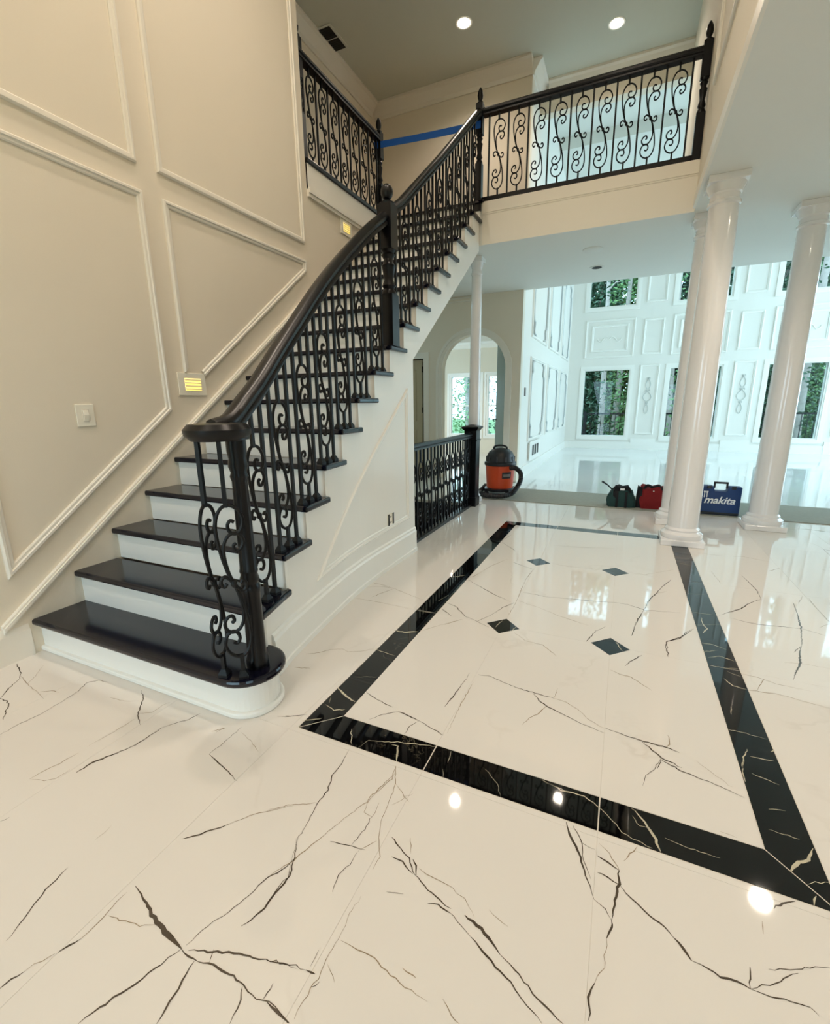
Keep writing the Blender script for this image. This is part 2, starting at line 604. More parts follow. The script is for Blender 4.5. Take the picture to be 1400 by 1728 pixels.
V1 = (0, 1120, 2.8, [
    (9, (82, 0), (98, 45), (92, 70), (60, 100), (30, 130), (0, 165)), (12, (0, 165), (30, 175), (42, 195), (28, 230), (15, 265)),
    (4, (98, 60), (140, 105), (180, 140), (208, 165)), (3, (205, 8), (165, 60), (130, 95)), (4, (190, 132), (240, 128), (277, 135)),
    (5, (0, 338), (90, 285), (190, 240), (300, 175), (370, 130), (410, 90), (470, 78), (510, 88)),
    (6, (665, 125), (678, 160), (660, 210), (650, 240), (663, 290)), (3, (660, 175), (600, 178), (520, 160)), (3, (655, 235), (720, 230), (780, 190), (805, 183)),
    (13, (360, 515), (430, 470), (520, 435), (640, 385), (700, 345), (760, 305)), (8, (760, 305), (830, 280), (890, 265), (945, 236)),
    (4, (140, 545), (220, 500), (300, 460), (370, 422)), (3, (140, 545), (210, 552), (260, 545), (330, 500)), (3, (410, 395), (470, 360), (525, 330), (640, 260)),
    (6, (1140, 300), (1100, 335), (1050, 380), (988, 428)), (6, (988, 428), (1030, 470), (1080, 510), (1120, 555)), (4, (1140, 325), (1190, 370), (1220, 415)),
    (4, (1000, 320), (1060, 305), (1020, 325)), (3, (1310, 250), (1400, 245)),
    (8, (862, 828), (940, 808), (1020, 780), (1090, 755)), (3, (1090, 755), (1200, 710), (1300, 690), (1400, 665)),
    (16, (638, 1050), (690, 1130), (740, 1220), (790, 1280), (855, 1345)), (12, (855, 1345), (890, 1385), (935, 1408)),
    (6, (860, 1345), (760, 1420), (640, 1510), (500, 1610), (370, 1702)), (6, (918, 1405), (860, 1500), (800, 1600), (740, 1702)),
    (5, (880, 1330), (980, 1240), (1080, 1170), (1180, 1095), (1240, 1030), (1330, 975), (1400, 915)),
    (6, (890, 1355), (960, 1355), (1050, 1365), (1130, 1370), (1200, 1390), (1280, 1400), (1400, 1440)),
    (7, (935, 1408), (1010, 1425), (1100, 1475), (1150, 1525), (1190, 1570), (1240, 1590), (1300, 1620), (1360, 1700)),
    (5, (1145, 1525), (1135, 1590), (1085, 1702)), (5, (1240, 1590), (1265, 1550), (1290, 1510)), (5, (990, 1410), (1010, 1350)),
    (9, (272, 1366), (320, 1338), (380, 1302)), (4, (380, 1302), (450, 1240), (510, 1170), (600, 1080)), (3, (510, 1190), (590, 1215), (660, 1240), (740, 1230)),
    (5, (30, 1310), (90, 1230), (160, 1140), (240, 1045), (320, 965)), (4, (450, 832), (490, 800), (523, 768)),
    (8, (0, 1535), (50, 1495), (115, 1455)), (3, (115, 1455), (200, 1400), (260, 1370)), (5, (0, 745), (45, 725)),
    (7, (1140, 1240), (1210, 1195), (1250, 1155), (1300, 1085), (1370, 1000), (1395, 900), (1400, 825)),
])
V2 = (450, 1230, 2.8, [
    (5, (390, 95), (350, 170), (310, 220), (290, 290), (240, 350), (200, 430), (150, 510), (120, 610)), (5, (120, 610), (100, 700), (40, 770), (0, 830)),
    (4, (0, 705), (60, 665), (130, 620), (260, 510), (380, 410), (470, 350), (500, 310), (560, 255), (610, 205)),
    (4, (610, 175), (605, 270), (570, 360), (540, 440), (530, 530), (535, 600), (500, 665)), (4, (610, 175), (590, 235), (520, 300), (480, 340), (460, 395), (500, 415), (530, 350)),
    (7, (300, 533), (385, 550), (465, 572)), (5, (498, 415), (450, 490), (400, 550)), (5, (435, 575), (390, 640), (340, 690), (310, 770)), (3, (440, 570), (520, 530)),
    (12, (590, 512), (620, 555), (670, 610), (700, 690)), (9, (700, 690), (760, 760), (820, 810), (870, 850)), (7, (590, 605), (640, 630), (690, 685)),
    (9, (760, 825), (810, 830), (865, 870)), (6, (690, 615), (710, 650), (705, 700)), (4, (678, 515), (680, 590)), (6, (565, 770), (645, 780)),
    (5, (865, 870), (920, 930), (965, 985)), (7, (965, 985), (1020, 1050), (1080, 1130), (1150, 1200), (1200, 1270), (1260, 1340), (1300, 1394)),
    (4, (720, 660), (800, 710), (880, 755), (940, 810), (980, 890)), (10, (935, 880), (1010, 945), (1060, 1010), (1100, 1065)),
    (9, (1100, 1065), (1170, 1130), (1230, 1215), (1285, 1285), (1345, 1340), (1400, 1394)), (4, (1050, 855), (1090, 895), (1140, 935)),
    (6, (0, 1095), (80, 1110), (185, 1140)), (11, (185, 1140), (228, 1158)), (5, (205, 1125), (245, 1045)),
    (3, (445, 790), (380, 900), (340, 990), (280, 1090), (240, 1180), (170, 1290), (130, 1370)), (3, (350, 1000), (430, 1045), (510, 1080), (580, 1160), (680, 1240), (760, 1290)),
    (4, (640, 1130), (705, 1178)), (3, (830, 1275), (870, 1350), (910, 1394)), (4, (285, 1110), (320, 1200)), (6, (210, 1220), (250, 1195)), (8, (0, 1290), (50, 1340), (105, 1390)),
    (3, (0, 388), (100, 360), (240, 350)), (3, (610, 260), (670, 345)), (3, (590, 360), (690, 305)),
])
V3 = (900, 1280, 2.8, [
    (10, (155, 300), (170, 360), (215, 450), (240, 530), (265, 600), (285, 665)), (6, (185, 315), (225, 385), (235, 480), (270, 570)), (5, (215, 390), (290, 430)),
    (6, (285, 665), (340, 710), (368, 765)), (9, (368, 765), (380, 690), (402, 590), (405, 530)), (7, (405, 530), (350, 490), (302, 460)), (4, (405, 530), (360, 450), (310, 400)),
    (7, (402, 595), (350, 560), (302, 538)), (7, (368, 765), (370, 800), (345, 850)), (4, (345, 850), (335, 930), (330, 990), (290, 1060)), (8, (290, 1060), (265, 1130), (258, 1240)),
    (6, (402, 595), (460, 660), (550, 745), (620, 800), (660, 845)), (10, (660, 845), (710, 900), (745, 955)), (8, (745, 955), (820, 990), (880, 1030), (960, 1055), (1025, 1090)),
    (6, (1025, 1090), (1110, 1120), (1220, 1145), (1310, 1180), (1350, 1220)), (6, (1022, 985), (1025, 1090)), (6, (1025, 1090), (1080, 1072), (1150, 1065), (1200, 1030), (1250, 1015)),
    (5, (1110, 995), (1240, 998), (1330, 982), (1400, 990)), (4, (425, 485), (490, 415)), (6, (1135, 712), (1180, 685), (1235, 675)), (4, (1080, 770), (1085, 830)),
    (7, (600, 5), (700, 60), (800, 100), (900, 140), (995, 185)), (4, (770, 10), (850, 75), (940, 135)), (5, (600, 5), (570, 50), (530, 80), (515, 130)),
    (4, (880, 345), (960, 375)),
])
V4 = (750, 900, 3.5, [
    (6, (200, 835), (270, 845), (360, 885), (450, 920), (550, 950), (645, 975)), (4, (645, 975), (668, 915)), (4, (645, 975), (720, 1000), (800, 1050), (850, 1100), (940, 1150)),
    (6, (520, 945), (560, 990), (600, 1020), (700, 1070), (800, 1120), (940, 1180)), (4, (600, 1020), (570, 1055), (500, 1090), (455, 1135)),
    (7, (945, 1150), (1040, 1185), (1160, 1225), (1310, 1265), (1385, 1295)), (6, (1165, 1230), (1220, 1280), (1280, 1325), (1400, 1385)), (5, (1280, 1325), (1255, 1390)), (4, (1310, 1265), (1330, 1225), (1315, 1190)),
    (6, (128, 268), (200, 310), (290, 360), (390, 405)), (4, (390, 405), (420, 410), (480, 270), (530, 205)), (5, (410, 410), (350, 435), (270, 485), (190, 520)),
    (4, (128, 268), (180, 250), (270, 195), (375, 150)), (5, (0, 405), (70, 435), (120, 490), (180, 515), (260, 555)), (4, (0, 540), (100, 508)), (6, (0, 455), (40, 490)),
    (5, (465, 348), (600, 375), (720, 385), (860, 400), (1000, 408), (1080, 420), (1130, 437), (1190, 455), (1400, 470)), (3, (440, 400), (560, 440), (680, 490), (850, 545)),
    (5, (400, 170), (470, 195), (530, 215)), (5, (335, 50), (420, 105)), (4, (335, 45), (400, 5)), (4, (640, 70), (760, 80), (1010, 90)), (4, (380, 480), (425, 400)),
    (8, (1105, 605), (1130, 530), (1165, 470)), (7, (1165, 470), (1215, 385), (1250, 355), (1280, 320), (1335, 275)), (4, (1250, 355), (1310, 345)),
    (6, (835, 640), (890, 580), (950, 550)), (4, (975, 805), (1030, 830), (1100, 850), (1170, 895), (1225, 930)), (4, (410, 585), (480, 635), (580, 660), (660, 725)),
    (5, (1065, 785), (1110, 750), (1165, 720)), (3, (1080, 230), (1180, 245), (1350, 215)), (5, (0, 1025), (60, 950), (120, 870), (148, 825)),
    (3, (15, 1180), (90, 1020), (170, 880)), (7, (1400, 612), (1310, 640), (1305, 670), (1320, 730)), (3, (640, 180), (760, 200), (920, 215)),
])
V5 = (1080, 880, 4.114, [
    (8, (545, 652), (620, 630), (700, 605), (760, 565), (838, 542)), (5, (838, 542), (810, 480), (760, 430), (705, 375)),
    (8, (1060, 565), (1090, 640), (1115, 740), (1120, 860)), (9, (1120, 860), (1105, 920), (1105, 990), (1060, 1100)), (5, (1065, 910), (1120, 860)), (4, (1095, 570), (1130, 515)),
    (5, (620, 670), (740, 700), (860, 720), (1000, 732), (1120, 745), (1190, 765), (1290, 795)), (5, (370, 745), (310, 775), (270, 815), (180, 835)),
    (4, (1165, 530), (1230, 610), (1317, 700)), (4, (740, 1170), (810, 1178), (960, 1200), (1100, 1240), (1317, 1298)), (3, (690, 1055), (800, 1080), (950, 1130), (1190, 1180)),
    (4, (810, 1178), (860, 1095)), (4, (890, 345), (970, 325)), (3, (390, 215), (560, 240), (720, 245), (920, 285)), (3, (490, 345), (560, 430)), (3, (1000, 980), (1110, 985), (1317, 1022)),
    (6, (370, 745), (290, 800), (180, 835), (193, 940)), (3, (1245, 735), (1317, 710)),
])
V6 = (480, 880, 4.114, [
    (7, (567, 1185), (630, 1230), (750, 1290)), (6, (790, 1320), (870, 1355), (935, 1385)), (5, (585, 1375), (680, 1340), (790, 1320)), (5, (830, 1475), (870, 1420), (935, 1385)), (6, (935, 1385), (1020, 1435), (1105, 1485)),
    (4, (150, 920), (240, 910), (320, 890), (400, 885), (440, 905), (540, 900), (620, 885)), (4, (70, 1012), (180, 1020)), (5, (0, 1358), (80, 1350), (155, 1342)),
    (4, (590, 422), (680, 440), (760, 465)), (4, (760, 465), (870, 510), (960, 545)), (4, (760, 465), (680, 495), (605, 525)), (4, (550, 460), (660, 450), (760, 465)),
    (3, (480, 530), (680, 565), (860, 605)), (5, (1090, 605), (1155, 655)), (4, (950, 760), (1060, 725), (1235, 680)),
])
# veins of the tiles beyond the ones traced above: wandering, branching lines
rv = random.Random(77)
wander = []
for k in range(46):
    zone = rv.choice(((-2.7, 0.6, -3.2, 0.25), (1.3, 4.5, -3.2, 3.2), (1.6, 4.5, 2.6, 5.9)))
    p = Vector((rv.uniform(zone[0], zone[1]), rv.uniform(zone[2], zone[3])))
    a = rv.choice((0.9, 2.3)) + rv.gauss(0, 0.35)
    pts = [p.copy()]
    for i in range(rv.randint(4, 9)):
        a += rv.gauss(0, 0.28)
        p = p + Vector((math.cos(a), math.sin(a))) * rv.uniform(0.05, 0.14)
        pts.append(p.copy())
    pts = [q for q in pts if zone[0] < q.x < zone[1] and zone[2] < q.y < zone[3]]
    if len(pts) > 2:
        wander.append((rv.choice((3, 4, 5, 6, 9)),) + tuple((q.x, q.y) for q in pts))
fb = lambda blocks, lo, hi: [(b[0], b[1], b[2], [l for l in b[3] if lo <= l[0] < hi]) for b in blocks]
ALLV = [V1, V2, V3, V4, V5, V6, (0, 0, 0, wander)]
vein_mesh(fb(ALLV, 5, 99), 'marble_vein', 'vein', 0.0005)
vein_mesh(fb(ALLV, 0, 5), 'fine_marble_vein', 'vein_faint', 0.0004, 9)
LV = [(900, 1280, 2.8, [(7, (40, 100), (130, 150), (240, 180), (300, 225), (360, 280), (420, 350), (560, 425)), (14, (460, 235), (510, 280), (550, 340), (580, 400), (600, 440)), (6, (465, 270), (500, 320), (545, 330)),
        (5, (620, 375), (740, 425), (880, 470)), (16, (1215, 535), (1250, 490), (1300, 480), (1320, 425)), (6, (1295, 595), (1330, 585), (1400, 588)), (8, (1325, 695), (1335, 650)), (5, (1110, 335), (1180, 360), (1255, 382)),
        (4, (1110, 240), (1190, 248)), (9, (990, 0), (985, 60), (1000, 110)), (4, (1030, 70), (1160, 125)), (4, (30, 100), (180, 165))]),
      (450, 1230, 2.8, [(5, (400, 0), (400, 70)), (5, (430, 90), (480, 55), (620, 65), (800, 82)), (9, (590, 75), (620, 80), (612, 155)), (5, (870, 105), (855, 160)), (4, (1030, 190), (1090, 260), (1105, 325)), (4, (1300, 240), (1390, 285)), (4, (830, 190), (832, 230))]),
      (480, 880, 4.114, [(12, (760, 755), (830, 770), (925, 765)), (6, (630, 888), (770, 935)), (10, (368, 1155), (430, 1215), (490, 1255)), (4, (480, 1080), (640, 1080)), (5, (285, 1272), (340, 1310), (420, 1305)), (5, (120, 1385), (260, 1365)),
        (5, (1165, 385), (1250, 375)), (4, (920, 620), (1030, 635)), (4, (1060, 555), (1140, 510)), (4, (320, 1220), (310, 1260))]),
      (1080, 880, 4.114, [(8, (420, 665), (440, 720), (465, 745), (435, 775)), (5, (410, 840), (500, 855), (600, 890)), (4, (435, 905), (540, 895)), (5, (470, 945), (550, 935), (650, 970)), (4, (450, 995), (570, 1015), (690, 1025)), (6, (580, 1090), (640, 1140), (740, 1168)),
        (5, (600, 1040), (700, 1080)), (5, (600, 1440), (740, 1475), (885, 1515)), (9, (740, 1580), (710, 1680), (705, 1728)), (4, (270, 290), (370, 310)), (4, (330, 500), (460, 510)), (4, (360, 630), (520, 650)), (4, (380, 720), (560, 715)), (5, (630, 1280), (632, 1340)), (6, (905, 1600), (925, 1580)), (4, (760, 1630), (930, 1665))]),
      (750, 900, 3.5, [(8, (395, 580), (425, 545)), (5, (1010, 640), (1050, 700)), (5, (300, 555), (340, 515))])]
vein_mesh(LV, 'pale_marble_vein', 'vein_light', 0.0005, 12)

# bare strip between foyer tile and the great room floor
sub = MB().box(XG - 0.3, 4.7, STRIP_Y0 + 0.002, STRIP_Y1, -0.012, 0.009)
sub = struct(sub, 'floor_threshold', 'strip')
hallfloor = MB().box(-4.6, XG - 0.302, 6.062, YA, -0.2, 0.0).box(-6.2, XG - 0.12, YA, 12.4, -0.2, 0.0)
hallfloor = struct(hallfloor, 'floor_hall', 'tile')
gf = struct(MB().box(XG - 0.1, 7.6, STRIP_Y1, YG + 0.1, -0.2, -0.012), 'floor_great_room', 'grout')
gx = [XG + 0.0, -0.4, 0.8, 2.0, 3.2, 4.4, 5.6, 7.5]
gy = [STRIP_Y1] + [STRIP_Y1 + 1.2 * k for k in range(1, 6)] + [YG]
for i in range(len(gx) - 1):
    for j in range(len(gy) - 1):
        tile_poly([(gx[i], gy[j]), (gx[i + 1], gy[j]), (gx[i + 1], gy[j + 1]), (gx[i], gy[j + 1])], 'floor_tile', 'tile_white', gf)

# ------------------------------------------------------------------ walls
WT = 0.14
wall_left = MB()
wall_left.box(XL - WT, XL, YF, 3.885, 0, Z2)
wall_left.box(XL - WT, XL, 3.885, YB, 0, F2 - 0.022)
wall_left.box(XL - WT, XL, YB, 5.6, 0, Z1)
wall_left.box(XL - WT, XL, 3.5, 6.35, -2.7, -0.252)
wall_left = struct(wall_left, 'wall_left', 'wall')
leftmap = lambda u, v, d: (XL + d, u, v)
for poly in ([(-1.2, 2.739), (2.176, 2.739), (2.176, 5.6), (-1.2, 5.6)],
             [(2.318, 2.747), (3.80, 2.752), (3.80, 5.6), (2.318, 5.6)],
             [(1.122, 0.442), (2.20, 1.281), (2.19, 2.598), (1.122, 2.598)],
             [(-1.2, 0.442), (0.98, 0.442), (0.98, 2.598), (-1.2, 2.598)]):
    MB().frame(poly, 0.042, 0.02, leftmap).build('panel_moulding', 'trim', wall_left)
MB().frame([(2.50, 1.510), (3.795, 2.515), (3.802, 2.612), (2.327, 2.602), (2.335, 1.535)], 0.042, 0.02, leftmap, gap=True).build('panel_moulding', 'trim', wall_left)
MB().box(XL, XL + 0.016, 3.89, 3.94, 3.235, 3.44).build('corner_trim', 'trim', wall_left)
bbl = MB()
bbl.prism_axis([(XL, 0), (XL + 0.022, 0), (XL + 0.022, 0.15), (XL + 0.014, 0.175), (XL + 0.008, 0.19), (XL, 0.19)], YF, 1.16, 1)
struct(bbl, 'baseboard_left', 'trim')

wall_right = struct(MB().box(XR, XR + WT, YF, YB + 0.3, Z1 + 0.01, Z2).box(XR, XR + WT, YB + 0.3, 8.3, F2 - 0.02, Z2), 'wall_right', 'wall')
rmap = lambda u, v, d: (XR - d, u, v)
for poly in ([(-1.0, 3.75), (1.0, 3.75), (1.0, 5.6), (-1.0, 5.6)], [(1.2, 3.75), (3.05, 3.75), (3.05, 5.6), (1.2, 5.6)], [(3.25, 3.72), (4.85, 3.72), (4.85, 5.6), (3.25, 5.6)]):
    MB().frame(poly, 0.05, 0.02, rmap).build('panel_moulding', 'trim', wall_right)
struct(MB().box(XR - 0.02, XR, YF, YB - 0.09, Z1, Z1 + 0.10).box(XR - 0.012, XR, YF, YB - 0.09, Z1 + 0.10, Z1 + 0.13), 'trim_1', 'trim')

# arch wall ---------------------------------------------------------
def arch_wall(mb, x0, x1, y0, y1, z1, ax0, ax1, spring, rad):
    """wall along x with an arched opening"""
    mb.box(x0, ax0, y0, y1, 0, z1).box(ax1, x1, y0, y1, 0, z1)
    c = (ax0 + ax1) / 2
    n = 28
    pts = []
    for i in range(n + 1):
        a = math.pi - math.pi * i / n
        pts.append((c + rad * math.cos(a), spring + (rad * 1.0) * math.sin(a)))
    for (a, b) in zip(pts, pts[1:]):
        mb.prism_axis([(a[0], a[1]), (b[0], b[1]), (b[0], z1), (a[0], z1)][::-1], y0, y1, 1)
    return pts


AX0, AX1 = -2.955, -1.845
ARAD = (AX1 - AX0) / 2
ASPR = 1.86
wa = MB()
apts = arch_wall(wa, -3.30, XG, YA, YA + WT, Z1, AX0, AX1, ASPR, ARAD)
wa.box(-4.6, -4.15, YA, YA + WT, 0, Z1).box(-4.15, -3.30, YA, YA + WT, 2.08, Z1)
wa.box(-4.25, XG, YA, YA + WT, Z1, Z2)
wall_arch = struct(wa, 'wall_back', 'wall')
# arch casing
cas = MB()
path = [(AX1, 0.0)] + [(x, z) for x, z in apts[::-1]] + [(AX0, 0.0)]
cw = 0.105
for k, (w0, w1, d) in enumerate(((0.0, 0.06, 0.02), (0.06, cw, 0.035))):
    ring_i, ring_o = [], []
    cxx = (AX0 + AX1) / 2
    for (x, z) in path:
        if z <= ASPR:
            sgn = 1 if x > cxx else -1
            ring_i.append((x + sgn * w0, z)); ring_o.append((x + sgn * w1, z))
        else:
            dx, dz = (x - cxx) / ARAD, (z - ASPR) / ARAD
            ring_i.append((x + dx * w0, z + dz * w0)); ring_o.append((x + dx * w1, z + dz * w1))
    for i in range(len(path) - 1):
        cas.prism_axis([ring_i[i], ring_o[i], ring_o[i + 1], ring_i[i + 1]], YA - d, YA, 1)
cas.build('arch_casing', 'trim', wall_arch)
MB().frame([(-3.28, 3.0), (-2.45, 3.0), (-2.45, 2.93), (-3.28, 2.93)], 0.02, 0.02, lambda u, v, d: (u, YA - d, v)).build('panel_moulding', 'trim', wall_arch)
MB().box(-3.19, AX0 - cw - 0.005, YA - 0.018, YA, 0, 0.18).box(AX1 + cw + 0.005, XG, YA - 0.018, YA, 0, 0.18).build('baseboard', 'trim', wall_arch)
# door beside the arch
d1 = MB().box(-4.15, -4.05, YA - 0.02, YA + 0.02, 0, 2.08).box(-3.30, -3.20, YA - 0.02, YA + 0.02, 0, 2.18).box(-4.15, -3.30, YA - 0.02, YA + 0.02, 2.08, 2.18)
door_1 = struct(d1, 'door_1', 'trim')
lf = MB().box(-4.04, -3.345, YA + 0.03, YA + 0.07, 0.01, 2.06)
leaf = lf.build('door_leaf', 'door_beige', door_1)
dm = lambda u, v, d: (u, YA + 0.03 - d, v)
for (a, b) in ((0.15, 0.85), (1.0, 1.9)):
    MB().frame([(-3.93, a), (-3.46, a), (-3.46, b), (-3.93, b)], 0.03, 0.012, dm).build('door_panel_moulding', 'door_beige', leaf)
for z in (0.2, 1.15, 1.85):
    MB().lathe([(0.011, z), (0.011, z + 0.1)], (-3.335, YA + 0.02), 8).build('hinge', 'brass', leaf)
MB().box(-4.045, -3.30, YA + 0.09, YA + 0.12, 0, 2.08).build('door_stop', 'dark', door_1)

# open arched door leaf in the doorway
door_2 = MB()
hx, hy = AX1 - 0.015, YA + WT + 0.02
ang = math.radians(120)
L_ = 0.54
for i in range(10):
    t0, t1 = i / 10 * L_, (i + 1) / 10 * L_
    zz = [ASPR + ARAD * math.sin(math.acos(min(1, max(-1, 1 - t / ARAD)))) - 0.02 for t in (t0, t1)]
    dxy = Vector((math.cos(ang), math.sin(ang)))
    nrm = Vector((-dxy.y, dxy.x)) * 0.022
    p = [Vector((hx, hy)) + dxy * t for t in (t0, t1)]
    vs_ = []
    for s_ in (-1, 1):
        vs_ += [(p[0].x + nrm.x * s_, p[0].y + nrm.y * s_, 0.012), (p[1].x + nrm.x * s_, p[1].y + nrm.y * s_, 0.012), (p[1].x + nrm.x * s_, p[1].y + nrm.y * s_, zz[1]), (p[0].x + nrm.x * s_, p[0].y + nrm.y * s_, zz[0])]
    door_2.add(vs_, [(0, 1, 2, 3), (7, 6, 5, 4), (0, 4, 5, 1), (3, 2, 6, 7), (0, 3, 7, 4), (1, 5, 6, 2)])
door_2 = struct(door_2, 'door_2', 'door')
hp = Vector((hx, hy)) + Vector((math.cos(ang), math.sin(ang))) * (L_ - 0.07)
MB().tube([(hp.x - 0.02, hp.y - 0.02, 1.02), (hp.x - 0.09, hp.y - 0.01, 1.02), (hp.x - 0.1, hp.y + 0.08, 1.02)], 0.011, 8).build('lever_handle', 'brass', door_2)
for z in (0.3, 1.0, 1.75):
    MB().lathe([(0.012, z), (0.012, z + 0.11)], (hx + 0.002, hy - 0.012), 8).build('hinge', 'brass', door_2)

# room behind the arch -----------------------------------------------
br = MB()
br.box(-6.3, -6.16, YA + WT, 12.0, 0, 2.85)
BWX = [(-5.25, -4.72), (-4.42, -3.53), (-3.39, -2.5)]
xx = -6.3
for (a, b) in BWX:
    br.box(xx, a, 12.0, 12.14, 0, 2.85)
    br.box(a, b, 12.0, 12.14, 0, 0.45).box(a, b, 12.0, 12.14, 2.05, 2.85)
    xx = b
br.box(xx, XG - 0.14, 12.0, 12.14, 0, 2.85)
br = struct(br, 'wall_study', 'wall')
struct(MB().box(-6.3, XG - 0.14, YA + WT, 12.14, 2.85, 2.95), 'ceiling_study', 'ceiling2')
struct(MB().prism_axis([(12.0, 2.85), (12.0, 2.70), (11.96, 2.72), (11.90, 2.80), (11.88, 2.85)], -6.16, XG - 0.14, 0), 'trim_2', 'white_trim')
def window(n, x0, x1, y, z0, z1, fw=0.05, dep=0.10, grid=(1, 1), casing=0.0, meet=False):
    mb = MB()
    mb.box(x0, x1, y, y + dep, z0, z0 + fw).box(x0, x1, y, y + dep, z1 - fw, z1)
    mb.box(x0, x0 + fw, y, y + dep, z0 + fw, z1 - fw).box(x1 - fw, x1, y, y + dep, z0 + fw, z1 - fw)
    w = struct(mb, 'window_%d' % n, 'white_trim')
    if casing:
        cs = MB().box(x0 - casing, x1 + casing, y - 0.02, y, z1, z1 + casing).box(x0 - casing, x1 + casing, y - 0.03, y, z0 - casing, z0)
        cs.box(x0 - casing, x0, y - 0.02, y, z0, z1).box(x1, x1 + casing, y - 0.02, y, z0, z1)
        cs.build('window_casing', 'white_trim', w)
    if meet:
        MB().box(x0 + fw, x1 - fw, y + 0.03, y + 0.07, (z0 + z1) / 2 - 0.02, (z0 + z1) / 2 + 0.02).build('meeting_rail', 'white_trim', w)
    nx, nz = grid
    ww, hh = (x1 - x0 - 2 * fw) / nx, (z1 - z0 - 2 * fw) / nz
    for i in range(nx):
        for k in range(nz):
            MB().box(x0 + fw + i * ww, x0 + fw + (i + 1) * ww, y + 0.048, y + 0.054, z0 + fw + k * hh, z0 + fw + (k + 1) * hh).build('pane', 'glass', w)
    return w
wn = 1
for (a, b) in BWX:
    window(wn, a, b, 12.0, 0.45, 2.05, 0.06, grid=(1, 2), casing=0.055, meet=True)
    portal(((a + b) / 2, 12.2, 1.25), (math.pi / 2, 0, math.pi), b - a, 1.6)
    wn += 1

# hall left wall, upper hall -------------------------------------------
struct(MB().box(-4.6, -4.46, 5.6, YA, 0, Z1).box(-4.46, XL - WT, 5.5, 5.6, 0, Z1), 'wall_hall', 'wall')
struct(MB().box(-4.28, -4.14, 3.6, YA, F2, Z2).box(-4.14, XL - WT, 3.6, 3.74, F2, Z2), 'wall_upper_hall', 'wall')

# upper floor slab (lower ceiling) ---------------------------------------
sl = MB()
sl.box(-1.655, XR, YB, 7.72, Z1, F2 - 0.02)
sl.box(-4.3, -1.655, YB, YA, Z1, F2 - 0.02)
sl.box(-4.3, XL - WT, 3.6, YB, Z1, F2 - 0.02)
sl.box(XR + WT, 4.7, YF, 7.72, Z1, F2 - 0.02)
sl.box(XR, XR + WT, YF, YB + 0.3, Z1, Z1 + 0.01)
sl.box(XR, XR + WT, YB + 0.3, 7.72, Z1, F2 - 0.02)
slab = struct(sl, 'ceiling_lower', 'ceiling2')
up = MB().box(-1.60, XR, YB + 0.11, 7.72, F2 - 0.02, F2).box(-4.14, -1.60, YB, YA, F2 - 0.02, F2).box(-4.14, XL - 0.1, 3.74, YB, F2 - 0.02, F2)
struct(up, 'floor_upper', 'upfloor')
# balcony fascia with bands
fs_ = MB().box(-1.62, XR, YB - 0.012, YB, Z1, F2 - 0.02)
fs_.box(-1.62, XR, YB - 0.024, YB - 0.012, F2 - 0.13, F2 - 0.02).box(-1.62, XR, YB - 0.018, YB - 0.012, F2 - 0.145, F2 - 0.13)
struct(fs_, 'trim_3', 'trim')
struct(MB().box(XL, XL + 0.014, 3.89, YB, 3.235, 3.44).box(XL, XL + 0.034, 3.89, YB, 3.20, 3.235).box(XL, XL + 0.022, 3.89, YB, 3.17, 3.20), 'trim_4', 'trim')

# upper ceiling with crown mouldings
uc = MB().box(-4.3, XR + WT, YF, 8.45, Z2, Z2 + 0.1)
struct(uc, 'ceiling', 'ceiling')
crown = [(0, 0), (0, -0.20), (0.02, -0.20), (0.03, -0.15), (0.06, -0.11), (0.10, -0.05), (0.13, -0.03), (0.13, 0)]
struct(MB().prism_axis([(YA - a, Z2 + b) for a, b in crown], -4.14, XG, 0), 'trim_5', 'trim')
struct(MB().prism_axis([(-4.14 + a, Z2 + b) for a, b in crown][::-1], 3.74, YA - 0.13, 1), 'trim_6', 'trim')
struct(MB().prism_axis([(XG + a, Z2 + b) for a, b in crown][::-1], YA, 8.3, 1), 'trim_7', 'white_trim')
struct(MB().box(XG - WT, XR + WT, 8.3, 8.45, 5.62, Z2), 'wall_header', 'wall')
struct(MB().prism_axis([(8.3 - a, Z2 + b) for a, b in crown], XG + 0.13, XR, 0), 'trim_8', 'trim')
struct(MB().prism_axis([(XL + a, Z2 + b) for a, b in crown][::-1], YF, 3.885, 1), 'trim_9', 'trim')

# great room -------------------------------------------------------------
GZ = 6.0
WX = [(-1.18, 0.03), (0.96, 2.17), (3.10, 4.31), (5.24, 6.45)]
gw = MB()
x = XG - 0.14
for (a, b) in WX:
    gw.box(x, a, YG, YG + 0.2, 0, GZ + 0.3)
    gw.box(a, b, YG, YG + 0.2, 0, 0.34).box(a, b, YG, YG + 0.2, 2.20, 3.80).box(a, b, YG, YG + 0.2, 5.45, GZ + 0.3)
    x = b
gw.box(x, 7.6, YG, YG + 0.2, 0, GZ + 0.3)
wall_far = struct(gw, 'wall_far', 'white_wall')
for (a, b) in WX:
    for (z0, z1) in ((0.34, 2.20), (3.80, 5.45)):
        window(wn, a, b, YG, z0, z1, 0.035, dep=0.16, casing=0.085)
        portal(((a + b) / 2, YG + 0.25, (z0 + z1) / 2), (math.pi / 2, 0, math.pi), b - a, z1 - z0)
        wn += 1
fmap = lambda u, v, d: (u, YG - d, v)


